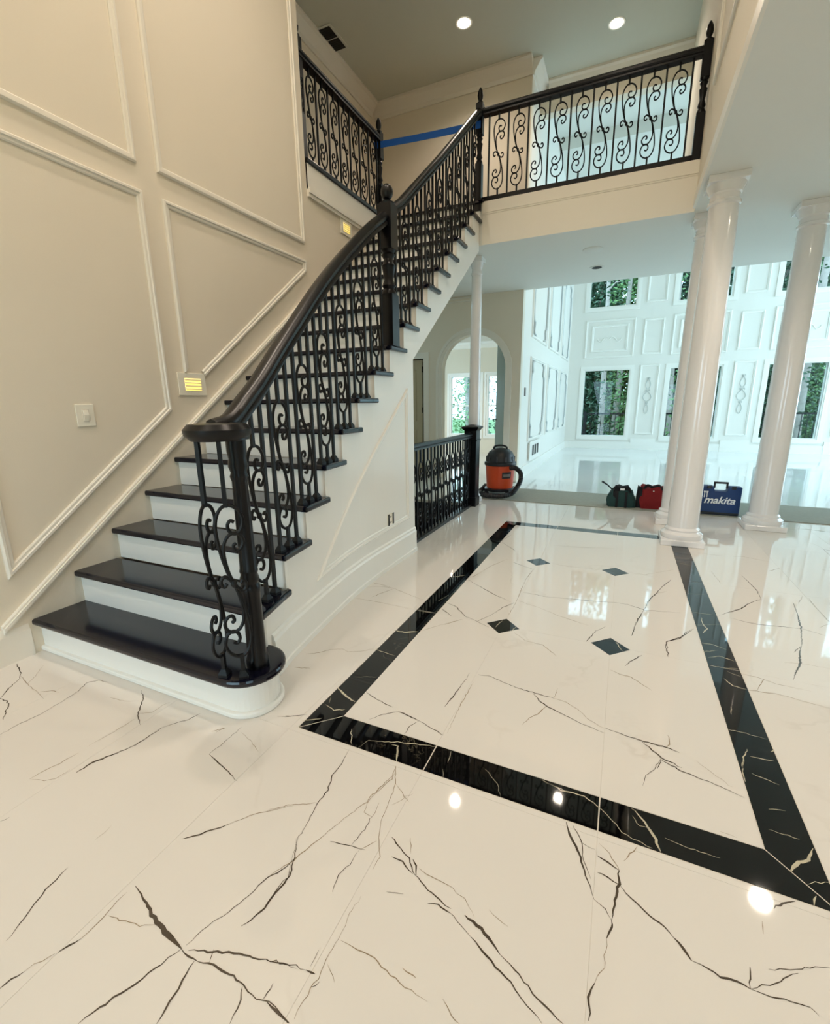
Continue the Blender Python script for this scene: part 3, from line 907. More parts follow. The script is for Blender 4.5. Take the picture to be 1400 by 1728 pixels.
def applique(mb, cx, cz, h, w, mp, d=0.012, r=0.008):
    """slim plaster ornament: stacked mirrored scrolls"""
    for s in (-1, 1):
        for k in range(3):
            z0 = cz - h / 2 + h * (0.06 + 0.31 * k)
            hh = h * 0.27
            ww = w * (0.5, 1.0, 0.6)[k] / 2
            pts = [(0, 0), (0.6, 0.1), (1.0, 0.38), (0.7, 0.66), (0.25, 0.84), (0.1, 1.0), (0.45, 1.08), (0.6, 0.92)]
            mb.tube([mp(cx + s * p[0] * ww, z0 + p[1] * hh, d) for p in crm([Vector((q[0], q[1], 0)) for q in pts], 3)], r, 5)
    return mb


for (a, b) in WX:
    MB().frame([(a + 0.14, 2.66), (b - 0.14, 2.66), (b - 0.14, 3.36), (a + 0.14, 3.36)], 0.06, 0.03, fmap).build('panel_moulding', 'white_trim', wall_far)
    MB().frame([(a - 0.02, 2.50), (b + 0.02, 2.50), (b + 0.02, 3.50), (a - 0.02, 3.50)], 0.05, 0.03, fmap).build('panel_moulding', 'white_trim', wall_far)
    om = MB()
    c_ = (a + b) / 2
    for s in (-1, 1):
        om.tube([fmap(c_ + s * p.x, 2.98 + p.y, 0.012) for p in crm([Vector(q) for q in ((0, 0, 0), (0.06, 0.06, 0), (0.14, 0.03, 0), (0.2, -0.05, 0), (0.27, -0.03, 0), (0.3, 0.03, 0))], 4)], 0.012, 5)
    om.build('wall_ornament', 'white_trim', wall_far)
for (a, b) in ((0.26, 0.73), (2.40, 2.87), (4.54, 5.01)):
    MB().frame([(a, 2.54), (b, 2.54), (b, 3.44), (a, 3.44)], 0.05, 0.03, fmap).build('panel_moulding', 'white_trim', wall_far)
    MB().frame([(a, 0.42), (b, 0.42), (b, 2.28), (a, 2.28)], 0.05, 0.03, fmap).build('panel_moulding', 'white_trim', wall_far)
    MB().frame([(a, 3.85), (b, 3.85), (b, 5.4), (a, 5.4)], 0.05, 0.03, fmap).build('panel_moulding', 'white_trim', wall_far)
    MB().box(a - 0.08, b + 0.08, YG - 0.035, YG, 0.0, 0.30).build('pedestal', 'white_trim', wall_far)
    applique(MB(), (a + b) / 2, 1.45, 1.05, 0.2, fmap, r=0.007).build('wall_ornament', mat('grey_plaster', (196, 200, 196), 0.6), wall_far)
struct(MB().box(XG, 7.5, YG - 0.025, YG, 0, 0.20), 'baseboard_far', 'white_trim')
wl = MB().box(XG - 0.14, XG, YA + WT, YG, 0, GZ + 0.3)
wall_gl = struct(wl, 'wall_great_room', 'white_wall')
gmap = lambda u, v, d: (XG + d, u, v)
orn = mat('pale_grey_plaster', (186, 190, 190), 0.6)  # ornaments get one even grey, darker than the wall paint
for (a, b) in ((8.42, 10.0), (10.35, 11.95), (12.3, 13.8)):
    for (z0, z1) in ((0.62, 2.1), (2.42, 4.3)):
        MB().frame([(a, z0), (b, z0), (b, z1), (a, z1)], 0.05, 0.03, gmap).build('panel_moulding', 'white_trim', wall_gl)
        om = MB()
        for s in (0, 1):
            yy = a + 0.06 if s == 0 else b - 0.06
            sg = 1 if s == 0 else -1
            pts = [(0.30, z0 + 0.06), (0.12, z0 + 0.10), (0.16, z0 + 0.26), (0.04, z0 + 0.35), (0.02, (z0 + z1) / 2), (0.04, z1 - 0.35), (0.16, z1 - 0.26), (0.12, z1 - 0.10), (0.30, z1 - 0.06)]
            om.tube([gmap(yy + sg * p.x, p.y, 0.014) for p in crm([Vector((q[0], q[1], 0)) for q in pts], 5)], 0.018, 6)
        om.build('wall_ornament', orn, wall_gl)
struct(MB().box(XG, XG + 0.02, YA + WT, YG, 0, 0.2), 'baseboard_great_room', 'white_trim')
# right side of the great room: tall windows
gr_ = MB()
RW = [(8.0, 9.9), (10.1, 12.0), (12.2, 14.0)]
y = 7.72
for (a, b) in RW:
    gr_.box(7.5, 7.64, y, a, 0, GZ + 0.3)
    gr_.box(7.5, 7.64, a, b, 0, 0.3).box(7.5, 7.64, a, b, 5.6, GZ + 0.3).box(7.5, 7.64, a, b, 2.7, 2.9)
    for (z0, z1) in ((0.3, 2.7), (2.9, 5.6)):
        portal((7.7, (a + b) / 2, (z0 + z1) / 2), (math.pi / 2, 0, math.pi / 2), b - a, z1 - z0)
    y = b
gr_.box(7.5, 7.64, y, YG + 0.2, 0, GZ + 0.3)
gr_.box(4.7, 7.64, 7.58, 7.72, 0, Z2 + 0.3).box(XR + WT, 4.7, 7.58, 7.72, F2, Z2 + 0.3)
struct(gr_, 'wall_great_room_right', 'white_wall')
TYS = 10.33
gc = MB().box(XG - 0.14, 7.64, TYS, YG + 0.2, GZ, GZ + 0.35).box(XG - 0.14, 7.64, 7.72, TYS, 6.21, 6.35)
gc.box(XG - 0.14, 7.64, 8.45, 8.7, GZ, 6.21)
struct(gc, 'ceiling_great_room', 'ceiling2')

# entrance and dining side (behind and right of the camera) --------------
wf = MB()
def wall_x(mb, x0, x1, y0, y1, z0, z1, holes):
    x = x0
    for (a, b, c, d) in sorted(holes):
        if a > x: mb.box(x, a, y0, y1, z0, z1)
        if c > z0: mb.box(a, b, y0, y1, z0, c)
        if d < z1: mb.box(a, b, y0, y1, d, z1)
        portal(((a + b) / 2, y0 - 0.05, (c + d) / 2), (math.pi / 2, 0, 0), b - a, d - c)
        x = b
    if x < x1: mb.box(x, x1, y0, y1, z0, z1)
wall_x(wf, XL - WT, XR + WT, YF - 0.15, YF, 0, Z1, [(-2.7, -0.9, 0.05, 2.6)])
wall_x(wf, XL - WT, XR + WT, YF - 0.15, YF, Z1, Z2 + 0.1, [])
wall_x(wf, XR + WT, 4.84, YF - 0.15, YF, 0, F2, [(1.8, 3.2, 0.8, 2.3)])
struct(wf, 'wall_front', 'wall')
struct(MB().box(4.7, 4.84, YF, 7.58, 0, F2), 'wall_dining', 'wall')

# stairwell below the floor
bs = MB().box(HX0 - 0.0, HX1, HY0 - 0.1, HY0, -2.6, -0.012).box(HX1, HX1 + 0.1, HY0 - 0.1, HY1, -2.6, -0.25).box(HX0, HX1, HY0, HY1, -2.7, -2.6)
struct(bs, 'wall_stairwell', 'wall')
bst = thing('basement_staircase', (-2.3, 5.6, 0), 'dark basement steps going down behind the low iron railing', 'staircase')
for k in range(7):
    z = -0.19 * (k + 1)
    y1_ = HY1 - 0.25 * k
    MB().box(HX0 + 0.01, HX1 - 0.01, y1_ - 0.28, y1_, z - 0.035, z).build('tread', 'wood_dark', bst)
    MB().box(HX0 + 0.01, HX1 - 0.01, y1_ - 0.02, y1_, z, z + 0.155).build('riser', 'wood_dark', bst)

# ------------------------------------------------------------------ main staircase
st = thing('staircase', (-2.2, 1.2, 0), 'white staircase with black treads rising along the panelled left wall', 'staircase')
BC, BR = (-1.435, 1.335), 0.158
TT = 0.034
# first tread and riser with a bullnose end
def bull(r, front, x_left, back):
    pts = [(x_left, back), (x_left, front)]
    n = 18
    for i in range(n + 1):
        a = -math.pi / 2 + math.pi * i / n
        pts.append((BC[0] + r * math.cos(a), BC[1] + r * math.sin(a)))
    return pts
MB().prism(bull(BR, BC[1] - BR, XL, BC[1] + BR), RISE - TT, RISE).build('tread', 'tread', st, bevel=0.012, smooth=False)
MB().prism(bull(BR - 0.035, BC[1] - BR + 0.035, XL, BC[1] + BR - 0.035), 0.0, RISE - TT).build('riser', 'riser', st)
MB().prism(bull(BR - 0.017, BC[1] - BR + 0.017, XL, BC[1] + BR - 0.02), 0.0, 0.028).build('base_shoe', 'riser', st, bevel=0.008)
for k in range(2, 18):
    yf = Y0 + (k - 1) * GOING
    yb_ = yf + GOING + 0.012
    z = k * RISE
    pts = [(XL + 0.0, yb_), (XL + 0.0, yf), (nose(yf) , yf)]
    for i in range(1, 5):
        y = yf + (yb_ - yf + 0.03) * i / 4
        pts.append((nose(y), y))
    pts.append((nose(yb_) - 0.035, yb_ + 0.03))
    pts.append((nose(yb_) - 0.035, yb_))
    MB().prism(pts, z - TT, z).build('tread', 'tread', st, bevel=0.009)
    MB().box(XL, wallx(yf + 0.03), yf + 0.03, yf + 0.05, z - RISE, z - TT).build('riser', 'riser', st)
yl = Y0 + 17 * GOING
MB().box(XL, wallx(yl), yl + 0.03, YB - 0.001, F2 - RISE, F2 - 0.03).build('riser', 'riser', st)
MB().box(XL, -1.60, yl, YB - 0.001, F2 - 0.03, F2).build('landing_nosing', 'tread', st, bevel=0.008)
# side wall under the treads
sw = MB()
soff = lambda y: 1.606 + 0.7185 * (y - 3.52)
YE = 3.60
def side_quad(ya, yb2, z0a, z0b, z1_):
    t = 0.05
    n = max(1, int((yb2 - ya) / 0.05))
    for i in range(n):
        a = ya + (yb2 - ya) * i / n
        b = ya + (yb2 - ya) * (i + 1) / n
        za = z0a + (z0b - z0a) * i / n
        zb = z0a + (z0b - z0a) * (i + 1) / n
        xa, xb = wallx(a), wallx(b)
        sw.add([(xa, a, za), (xb, b, zb), (xb, b, z1_), (xa, a, z1_), (xa - t, a, za), (xb - t, b, zb), (xb - t, b, z1_), (xa - t, a, z1_)],
               [(0, 1, 2, 3), (7, 6, 5, 4), (0, 4, 5, 1), (3, 2, 6, 7), (0, 3, 7, 4), (1, 5, 6, 2)])
for k in range(1, 18):
    a = Y0 + (k - 1) * GOING + 0.03
    b = a + GOING
    a += 0.02
    b += 0.0 if k == 17 else 0.02
    if k == 1: a = 1.44
    zt = k * RISE - TT
    if b <= YE:
        side_quad(a, b, 0, 0, zt)
    elif a < YE:
        side_quad(a, YE, 0, 0, zt)
        side_quad(YE, b, soff(YE), soff(b), zt)
    else:
        side_quad(a, b, soff(a), soff(b), zt)
sw.build('side_wall', 'riser', st, label='white wall under the open tread ends')
# sloping underside and closing wall
so = MB().prism_axis([(YE - 0.05, soff(YE - 0.05)), (YB - 0.001, soff(YB)), (YB - 0.001, soff(YB) + 0.05), (YE - 0.05, soff(YE - 0.05) + 0.05)], XL, wallx(4) - 0.05, 0)
so.build('soffit', 'riser', st)
MB().box(XL, wallx(3.6) - 0.05, YE - 0.06, YE - 0.001, 0, soff(YE - 0.06)).build('end_wall', 'riser', st)
# mouldings on the side wall
smap = lambda u, v, d: (wallx(u) + d, u, v)
MB().frame([(2.02, 0.30), (3.47, 0.33), (3.47, 1.43)], 0.04, 0.016, smap, sub=14).build('panel_moulding', 'riser', st)
bb = MB()
ysm = [1.52 + (YE - 1.52) * i / 40 for i in range(41)]
prof = [(0.0, 0.0), (0.024, 0.0), (0.024, 0.03), (0.017, 0.035), (0.017, 0.185), (0.010, 0.20), (0.010, 0.215), (0.0, 0.225)]
bb.sweep([(wallx(y), y, 0) for y in ysm], prof)
bb.build('baseboard', 'riser', st)
# wall-side skirt board
sk = MB()
skl = lambda y: 0.205 + 0.7687 * (y - 1.07)
yt = lambda z: 1.07 + (z - 0.205) / 0.7687      # where the slope reaches height z
ZT = 3.1701
sk.prism_axis([(1.07, 0.19), (yt(ZT + 0.02), ZT), (5.35, ZT), (5.35, skl(5.35) - 0.33), (1.25, 0.0), (1.07, 0.0)], XL, XL + 0.012, 0)
sk.build('skirt_board', 'wall', st)
sc = MB()
sc.prism_axis([(1.05, skl(1.05) - 0.025), (yt(ZT + 0.025), ZT), (yt(ZT - 0.02), ZT), (1.05, skl(1.05) + 0.02)], XL, XL + 0.024, 0)
sc.prism_axis([(1.05, skl(1.05) - 0.01), (yt(ZT + 0.01), ZT), (yt(ZT - 0.008), ZT), (1.05, skl(1.05) + 0.008)], XL + 0.024, XL + 0.034, 0)
sc.build('skirt_moulding', 'trim', st)

# ------------------------------------------------------------------ iron balusters
SC = 0.65 / 770
def conv(pts, c=(258, 1140)):
    return [((x - c[0]) * SC, (c[1] - y) * SC) for x, y in pts]
CA = conv([(292, 835), (272, 828), (257, 850), (265, 880), (292, 892), (322, 872), (335, 822), (310, 772), (262, 752), (220, 780), (197, 850), (205, 960), (230, 1070), (258, 1140)])
CB = conv([(290, 938), (276, 950), (285, 974), (310, 967), (328, 935), (318, 903), (290, 888), (255, 900), (230, 940), (224, 1000), (237, 1080), (258, 1140)])
CS = conv([(222, 1138), (210, 1152), (196, 1140), (197, 1115), (215, 1101), (236, 1112), (258, 1140)])
full = lambda pts: pts + [(-x, -z) for x, z in pts[::-1]][1:]
IRON = 0.0078
cache = {}


def scroll_mesh(bottom, top, wx=1.0, hz=1.0, r=0.0074, seg=6, sub=4):
    """scroll baluster in its own xz plane: stems below and above an S-scroll panel"""
    key = ('s', round(bottom, 3), round(top, 3), wx, hz, r)
    if key in cache:
        return cache[key]
    mb = MB()
    zc = bottom + 0.325 * hz
    for pts in (CA, CB, CS):
        P = crm([Vector((x * wx, 0, zc + z * hz)) for x, z in full(pts)], sub)
        mb.tube(P, r, seg)
    mb.box(-IRON, IRON, -IRON, IRON, 0, bottom + 0.006)
    mb.box(-IRON, IRON, -IRON, IRON, bottom + 0.65 * hz - 0.006, bottom + 0.65 * hz + top)
    mb.lathe([(0.008, zc - 0.014), (0.012, zc - 0.008), (0.012, zc + 0.008), (0.008, zc + 0.014)], (0, 0), 8)
    me = bpy.data.meshes.new('scroll_baluster')
    me.from_pydata(mb.v, [], mb.f)
    me.update()
    me.polygons.foreach_set('use_smooth', [True] * len(me.polygons))
    me.set_sharp_from_angle(angle=math.radians(50))
    me.materials.append(M['iron'])
    cache[key] = me
    return me


def bar_mesh(h):
    key = ('b', round(h, 3))
    if key not in cache:
        mb = MB().box(-IRON, IRON, -IRON, IRON, 0, h)
        me = bpy.data.meshes.new('baluster')
        me.from_pydata(mb.v, [], mb.f)
        me.update()
        me.materials.append(M['iron'])
        cache[key] = me
    return cache[key]


def shoe_mesh():
    if 'shoe' not in cache:
        mb = MB()
        w = 0.020
        mb.add([(-w, -w, 0), (w, -w, 0), (w, w, 0), (-w, w, 0), (-w, -w, 0.012), (w, -w, 0.012), (w, w, 0.012), (-w, w, 0.012), (-.009, -.010, .034), (.009, -.010, .034), (.009, .010, .034), (-.009, .010, .034)],
               [(0, 1, 5, 4), (1, 2, 6, 5), (2, 3, 7, 6), (3, 0, 4, 7), (4, 5, 9, 8), (5, 6, 10, 9), (6, 7, 11, 10), (7, 4, 8, 11), (8, 9, 10, 11), (3, 2, 1, 0)])
        me = bpy.data.meshes.new('shoe')
        me.from_pydata(mb.v, [], mb.f)
        me.update()
        me.materials.append(M['iron'])
        cache['shoe'] = me
    return cache['shoe']


def baluster(parent, x, y, z0, z1, rz, scroll, wx=1.0, hz=1.0, shoe=True, stem=None, r=0.0074):
    h = z1 - z0
    if scroll:
        H = 0.65 * hz
        b = stem if stem is not None else (h - H) * 0.45
        me = scroll_mesh(b, h - H - b, wx, hz, r)
        o = inst('scroll_baluster', me, (x, y, z0), rz, parent)
    else:
        o = inst('baluster', bar_mesh(h), (x, y, z0), rz, parent)
    if shoe:
        inst('shoe', shoe_mesh(), (x, y, z0), rz, o)
    return o


RAILP = [(-0.032, 0.0), (0.032, 0.0), (0.032, 0.012), (0.026, 0.02), (0.034, 0.03), (0.034, 0.044), (0.022, 0.058), (0.0, 0.063), (-0.022, 0.058), (-0.034, 0.044), (-0.034, 0.03), (-0.026, 0.02), (-0.032, 0.012)]

# stair balustrade ----------------------------------------------------------
sb = thing('stair_balustrade', (-1.42, 1.30, RISE), 'black iron scroll balustrade with rounded handrail climbing the stair edge', 'railing')
OFF = 0.055
rx = lambda y: nose(y) - OFF
LOW = [(1.37, 1.262), (1.486, 1.335), (1.60, 1.415), (1.94, 1.693), (2.286, 1.980), (2.69, 2.285), (3.15, 2.62)]
UPR = [(3.30, 2.69), (3.46, 2.81), (4.24, 3.41), (5.135, 4.125), (5.42, 4.345)]
low = lambda y: lerp_table(LOW, y)
upr = lambda y: lerp_table(UPR, y)
# lower handrail ends in a volute
VC, VR, VZ = (-1.420, 1.29), 0.118, 1.176
path = []
for i in range(0, 33):
    a = math.radians(-310 + 310 * i / 32 + 150)
    r = 0.045 + (VR - 0.034 - 0.045) * min(1, i / 22)
    path.append((VC[0] + r * math.cos(a), VC[1] + r * math.sin(a), VZ))
MB().sweep(path[::-1], RAILP).build('volute', 'rail', sb, smooth=True)
MB().lathe([(0.05, VZ - 0.005), (0.10, VZ - 0.002), (VR + 0.004, VZ + 0.02), (VR + 0.006, VZ + 0.04), (VR - 0.012, VZ + 0.06), (0.02, VZ + 0.064)], VC, 32).build('volute_cap', 'rail', sb, smooth=True)
hr = [(-1.485, 1.32, 1.165), (-1.478, 1.40, 1.188), (-1.495, 1.50, 1.258)]
pts_low = crm([Vector(p) for p in hr] + [Vector((rx(y), y, low(y) - 0.088)) for y in (1.62, 1.8, 2.0, 2.25, 2.5, 2.75, 3.0, 3.17)], 4)
RAILS = [(u * 1.2, w * 1.4) for u, w in RAILP]
MB().sweep([tuple(p) for p in pts_low], RAILS).build('handrail', 'rail', sb, smooth=True)
pts_up = [Vector((rx(y), y, upr(y) - 0.075)) for y in (3.27, 3.46, 3.85, 4.24, 4.7, 5.135, 5.38)]
MB().sweep([tuple(p) for p in pts_up], [(u * 1.1, w * 1.2) for u, w in RAILP]).build('handrail', 'rail', sb, smooth=True)
for k in range(2, 18):
    yf = Y0 + (k - 1) * GOING
    for j, dy in enumerate((0.042, 0.124, 0.206)):
        y = yf + dy
        if k == 2 and j == 0:
            continue
        if k == 9 and j == 0:
            continue
        if 3.20 < y < 3.28 or y > 5.33:
            continue
        top = (low(y) - 0.08 if y < 3.25 else upr(y) - 0.068)
        baluster(sb, rx(y), y, k * RISE, top, math.pi / 2, j == 1, 0.86, 0.98, stem=0.105)
# balusters standing round the volute
for (x, y, rz, sc_) in ((-1.447, 1.212, 1.85, True), (-1.366, 1.238, 0.75, True)):
    baluster(sb, x, y, RISE, VZ + 0.002, rz, sc_, 0.86, 0.98, stem=0.10)


def fluted_newel(x, y, z0, z1, parent):
    mb = MB()
    H = z1 - z0
    seg = 40
    prof = [(0.062, 0), (0.062, 0.03), (0.055, 0.045), (0.052, 0.06), (0.050, 0.34), (0.055, 0.355), (0.055, 0.37), (0.044, 0.385), (0.052, 0.405), (0.044, 0.425), (0.050, 0.44), (0.046, 0.451),
            (0.040, H - 0.17), (0.047, H - 0.15), (0.040, H - 0.135), (0.050, H - 0.11), (0.044, H - 0.08), (0.050, H - 0.05), (0.050, H)]
    o = len(mb.v)
    for r, z in prof:
        fl = 0.45 <= z <= H - 0.165
        for i in range(seg):
            a = 2 * math.pi * i / seg
            rr = r * (1 - (0.09 if fl and i % 4 in (1, 2) else 0))
            rr *= 0.76
            mb.v.append((x + rr * math.cos(a), y + rr * math.sin(a), z0 + z))
    for k in range(len(prof) - 1):
        for i in range(seg):
            j = (i + 1) % seg
            mb.f.append((o + k * seg + i, o + k * seg + j, o + (k + 1) * seg + j, o + (k + 1) * seg + i))
    return mb.build('newel_post', 'rail', parent, smooth=True)


fluted_newel(-1.380, 1.335, RISE, VZ + 0.004, sb)


def box_newel(name, x, y, z0, parent, s, lower, turned, upper, ball, acorn=False, m='rail'):
    """square base block, turned middle, square top block, ball or acorn finial"""
    h = s / 2
    mb = MB().box(x - h, x + h, y - h, y + h, z0, z0 + lower)
    za = z0 + lower
    zb = za + turned
    t = turned
    mb.lathe([(h, za), (h * 1.02, za + 0.012), (h * 0.7, za + 0.04), (h * 0.95, za + 0.06 * 1.0), (h * 0.62, za + 0.1), (h * 0.82, za + 0.1 + t * 0.2), (h * 0.95, za + 0.1 + t * 0.32), (h * 0.72, zb - 0.09), (h * 0.62, zb - 0.06), (h * 0.95, zb - 0.035), (h * 0.72, zb - 0.02), (h, zb)], (x, y), 20)
    zc = zb + upper
    mb.box(x - h, x + h, y - h, y + h, zb, zc)
    if acorn:
        mb.lathe([(h * 0.9, zc), (h * 0.95, zc + 0.012), (h * 0.45, zc + 0.03), (h * 0.75, zc + 0.05), (h * 0.85, zc + 0.075), (h * 0.7, zc + ball * 0.75), (h * 0.3, zc + ball * 0.95), (0.003, zc + ball)], (x, y), 16)
    else:
        mb.lathe([(h * 0.95, zc), (h * 1.0, zc + 0.012), (h * 0.5, zc + 0.03)] + [(max(0.003, h * 0.82 * math.sin(math.pi * i / 10)), zc + 0.03 + ball * (1 - math.cos(math.pi * i / 10)) / 2) for i in range(1, 11)], (x, y), 20)
    return mb.build('newel_post', m, parent, smooth=True)


box_newel('newel', -1.672, 3.235, 9 * RISE, sb, 0.108, 0.36, 0.30, 0.29, 0.105)
tn = (-1.675, 5.43)
box_newel('newel', tn[0], tn[1], F2 - 0.10, sb, 0.072, 0.46, 0.27, 0.28, 0.15, True)

# balcony railing over the hall ------------------------------------------
b1 = thing('balcony_railing', (-0.6, YB + 0.03, F2), 'long black iron balcony railing with nine scroll balusters above the hall opening', 'railing')
yr = 5.45
RT = F2 + 0.875
MB().sweep([(-1.64, yr, RT - 0.075), (XR - 0.07, yr, RT - 0.075)], [(u * 1.15, w * 1.2) for u, w in RAILP]).build('handrail', 'rail', b1)
MB().box(-1.64, XR - 0.07, yr - 0.032, yr + 0.032, F2 - 0.02, F2 + 0.035).build('bottom_rail', 'rail', b1, bevel=0.006)
box_newel('newel', XR - 0.037, yr, F2 - 0.02, b1, 0.07, 0.38, 0.27, 0.27, 0.15, True)
n = 9
x0, x1 = -1.575, XR - 0.135
pitch = (x1 - x0) / n
for i in range(n + 1):
    baluster(b1, x0 + i * pitch, yr, F2 + 0.035, RT - 0.07, 0, False, shoe=False)
    if i < n:
        baluster(b1, x0 + (i + 0.5) * pitch, yr, F2 + 0.035, RT - 0.07, 0, True, 1.0, 0.985, shoe=False, stem=0.065, r=0.0062)

# balcony railing over the stairs -------------------------------------------
b2 = thing('balcony_railing', (XL + 0.04, 4.6, F2), 'short black iron balcony railing on top of the panelled stair wall', 'railing')
xr_ = XL - 0.045
MB().sweep([(xr_, 3.89, RT - 0.075), (xr_, 5.36, RT - 0.075)], [(u * 1.15, w * 1.2) for u, w in RAILP]).build('handrail', 'rail', b2)
MB().box(xr_ - 0.03, XL + 0.03, 3.89, 5.36, F2 - 0.022, F2 + 0.02).build('bottom_rail', 'rail', b2, bevel=0.006)
box_newel('newel', xr_, 5.40, F2, b2, 0.075, 0.36, 0.27, 0.27, 0.15, True)
box_newel('newel', xr_, 3.925, F2 + 0.02, b2, 0.06, 0.36, 0.27, 0.30, 0.10, True)
n = 7
ya_, yb_ = 3.98, 5.33
pitch = (yb_ - ya_) / n
for i in range(n + 1):
    baluster(b2, xr_, ya_ + i * pitch, F2 + 0.02, RT - 0.07, math.pi / 2, False, shoe=False)
    if i < n:
        baluster(b2, xr_, ya_ + (i + 0.5) * pitch, F2 + 0.02, RT - 0.07, math.pi / 2, True, 0.95, 0.985, shoe=False, stem=0.08)

# railing round the basement stairs -----------------------------------------
b3 = thing('stairwell_railing', (-1.755, 4.6, 0), 'low black iron railing guarding the basement steps beside the staircase', 'railing')
xs_ = -1.755
MB().sweep([(xs_, YE + 0.02, 0.885), (xs_, 5.55, 0.885)], RAILP).build('handrail', 'rail', b3)
MB().box(xs_ - 0.04, xs_ + 0.035, YE + 0.02, 5.55, 0.0, 0.03).build('bottom_rail', 'rail', b3)
n = 10
ya_, yb_ = 3.70, 5.52
pitch = (yb_ - ya_) / n
for i in range(n + 1):
    baluster(b3, xs_, ya_ + i * pitch, 0.03, 0.89, math.pi / 2, False, shoe=False)
    if i < n:
        baluster(b3, xs_, ya_ + (i + 0.5) * pitch, 0.03, 0.89, math.pi / 2, True, 0.88, 0.985, shoe=False, stem=0.09)
nx_, ny_ = -1.755, 5.61
nb = MB()
h = 0.08
nb.box(nx_ - h, nx_ + h, ny_ - h, ny_ + h, 0, 0.97)
nb.box(nx_ - h - 0.008, nx_ + h + 0.008, ny_ - h - 0.008, ny_ + h + 0.008, 0.0, 0.12).box(nx_ - h - 0.01, nx_ + h + 0.01, ny_ - h - 0.01, ny_ + h + 0.01, 0.84, 0.86)
nb.build('newel_post', 'rail', b3, bevel=0.004)
cpn = MB()
for (a, b, c, d) in ((h, h + 0.03, 0.97, 1.005), (h + 0.03, h + 0.03, 1.005, 1.02), (h + 0.03, 0.02, 1.02, 1.045)):
    cpn.add([(nx_ - a, ny_ - a, c), (nx_ + a, ny_ - a, c), (nx_ + a, ny_ + a, c), (nx_ - a, ny_ + a, c), (nx_ - b, ny_ - b, d), (nx_ + b, ny_ - b, d), (nx_ + b, ny_ + b, d), (nx_ - b, ny_ + b, d)],
            [(3, 2, 1, 0), (4, 5, 6, 7), (0, 1, 5, 4), (1, 2, 6, 5), (2, 3, 7, 6), (3, 0, 4, 7)])
cpn.build('post_cap', 'rail', b3)

# ------------------------------------------------------------------ columns
def column(x, y, s, label, rb=0.128, rt=0.105, pl=0.178, ab=0.14):
    c = thing('column', (x, y, 0), label, 'column')
    mb = MB().box(x - pl * s, x + pl * s, y - pl * s, y + pl * s, 0, 0.055)
    mb.build('plinth', 'column', c, bevel=0.006)
    MB().lathe([(pl * s * 0.97, 0.055), (pl * s * 1.0, 0.075), (pl * s * 0.98, 0.10), (pl * s * 0.86, 0.115), (pl * s * 0.80, 0.125), (pl * s * 0.82, 0.14), (rb * s, 0.16)], (x, y), 40).build('base', 'column', c, smooth=True)
    prof = []
    for i in range(13):
        t = i / 12
        prof.append((s * (rb + (rt - rb) * t ** 1.6), 0.15 + (Z1 - 0.15 - 0.17) * t))
    MB().lathe(prof, (x, y), 48).build('shaft', 'column', c, smooth=True)
    z = Z1 - 0.17
    r = rt * s
    MB().lathe([(r, z - 0.03), (r * 1.12, z - 0.02), (r * 1.12, z), (r, z + 0.01), (r, z + 0.05), (r * 1.1, z + 0.06), (r * 1.1, z + 0.07), (r * 1.3, z + 0.11), (r * 1.32, z + 0.12)], (x, y), 40).build('capital', 'column', c, smooth=True)
    a = ab * s
    MB().box(x - a, x + a, y - a, y + a, Z1 - 0.05, Z1).build('abacus', 'column', c, bevel=0.004)
    return c


column(0.578, 4.790, 1.0, 'thick white round column standing on the black floor border corner')
column(0.575, 5.600, 1.0, 'white column behind the border-corner column, near the red bag')
column(1.400, 5.690, 1.0, 'white column standing on marble to the right of the blue tool case')
column(-1.80, 5.83, 0.58, 'slim white column rising behind the square newel post of the basement railing')

# ------------------------------------------------------------------ lights and fittings
def recessed(x, y, z, label, power, group=None, on=True, r=0.075):
    e = thing('recessed_light', (x, y, z - 0.01), label, 'ceiling light', group)
    MB().lathe([(r, z - 0.004), (r + 0.028, z - 0.006), (r + 0.03, z)], (x, y), 24).build('trim_ring', 'white_trim' if on else 'ceiling2', e, smooth=True)
    MB().lathe([(r, z - 0.008), (r * 0.5, z - 0.012), (0.004, z - 0.013)][::-1], (x, y), 20).build('lens', 'glow' if on else 'dark', e)
    if power:
        l = bpy.data.lights.new('recessed_lamp', 'SPOT')
        l.energy = power
        l.color = WARM
        l.spot_size = math.radians(150)
        l.spot_blend = 0.9
        l.shadow_soft_size = 0.07
        o = bpy.data.objects.new('recessed_lamp', l)
        col.objects.link(o)
        o.location = (x, y, z - 0.05)
        adopt(o, e)


recessed(-2.29, 6.66, Z2, 'glowing recessed light in the upper ceiling beside the air vent', 70)
recessed(-0.53, 7.50, Z2, 'glowing recessed light in the upper ceiling above the long balcony', 70)
for (x, y) in ((-2.0, 2.2), (-0.4, 2.2), (-2.0, -1.0), (-0.4, -1.0)):
    recessed(x, y, Z2, 'recessed light high over the foyer floor', 120, 'foyer ceiling lights')
recessed(1.45, 4.05, Z1, 'recessed light in the lower ceiling right of the thick column', 45)
recessed(2.6, 1.0, Z1, 'recessed light in the dining area ceiling', 60)
recessed(-0.505, 6.906, Z1, 'unlit recessed light in the hall ceiling under the balcony', 0, on=False, r=0.062)
recessed(-3.6, 10.0, 2.85, 'added recessed light brightening the study behind the arched doorway', 60)  # no known fixture here: lamp added out of sight to brighten the study
e = tag(MB().lathe([(0.004, Z1 - 0.012), (0.10, Z1 - 0.012), (0.112, Z1 - 0.006), (0.112, Z1)], (-0.507, 6.126), 28).build('ceiling_speaker', 'ceiling2', smooth=True),
        'flat round white cover in the hall ceiling near the balcony edge', 'speaker')

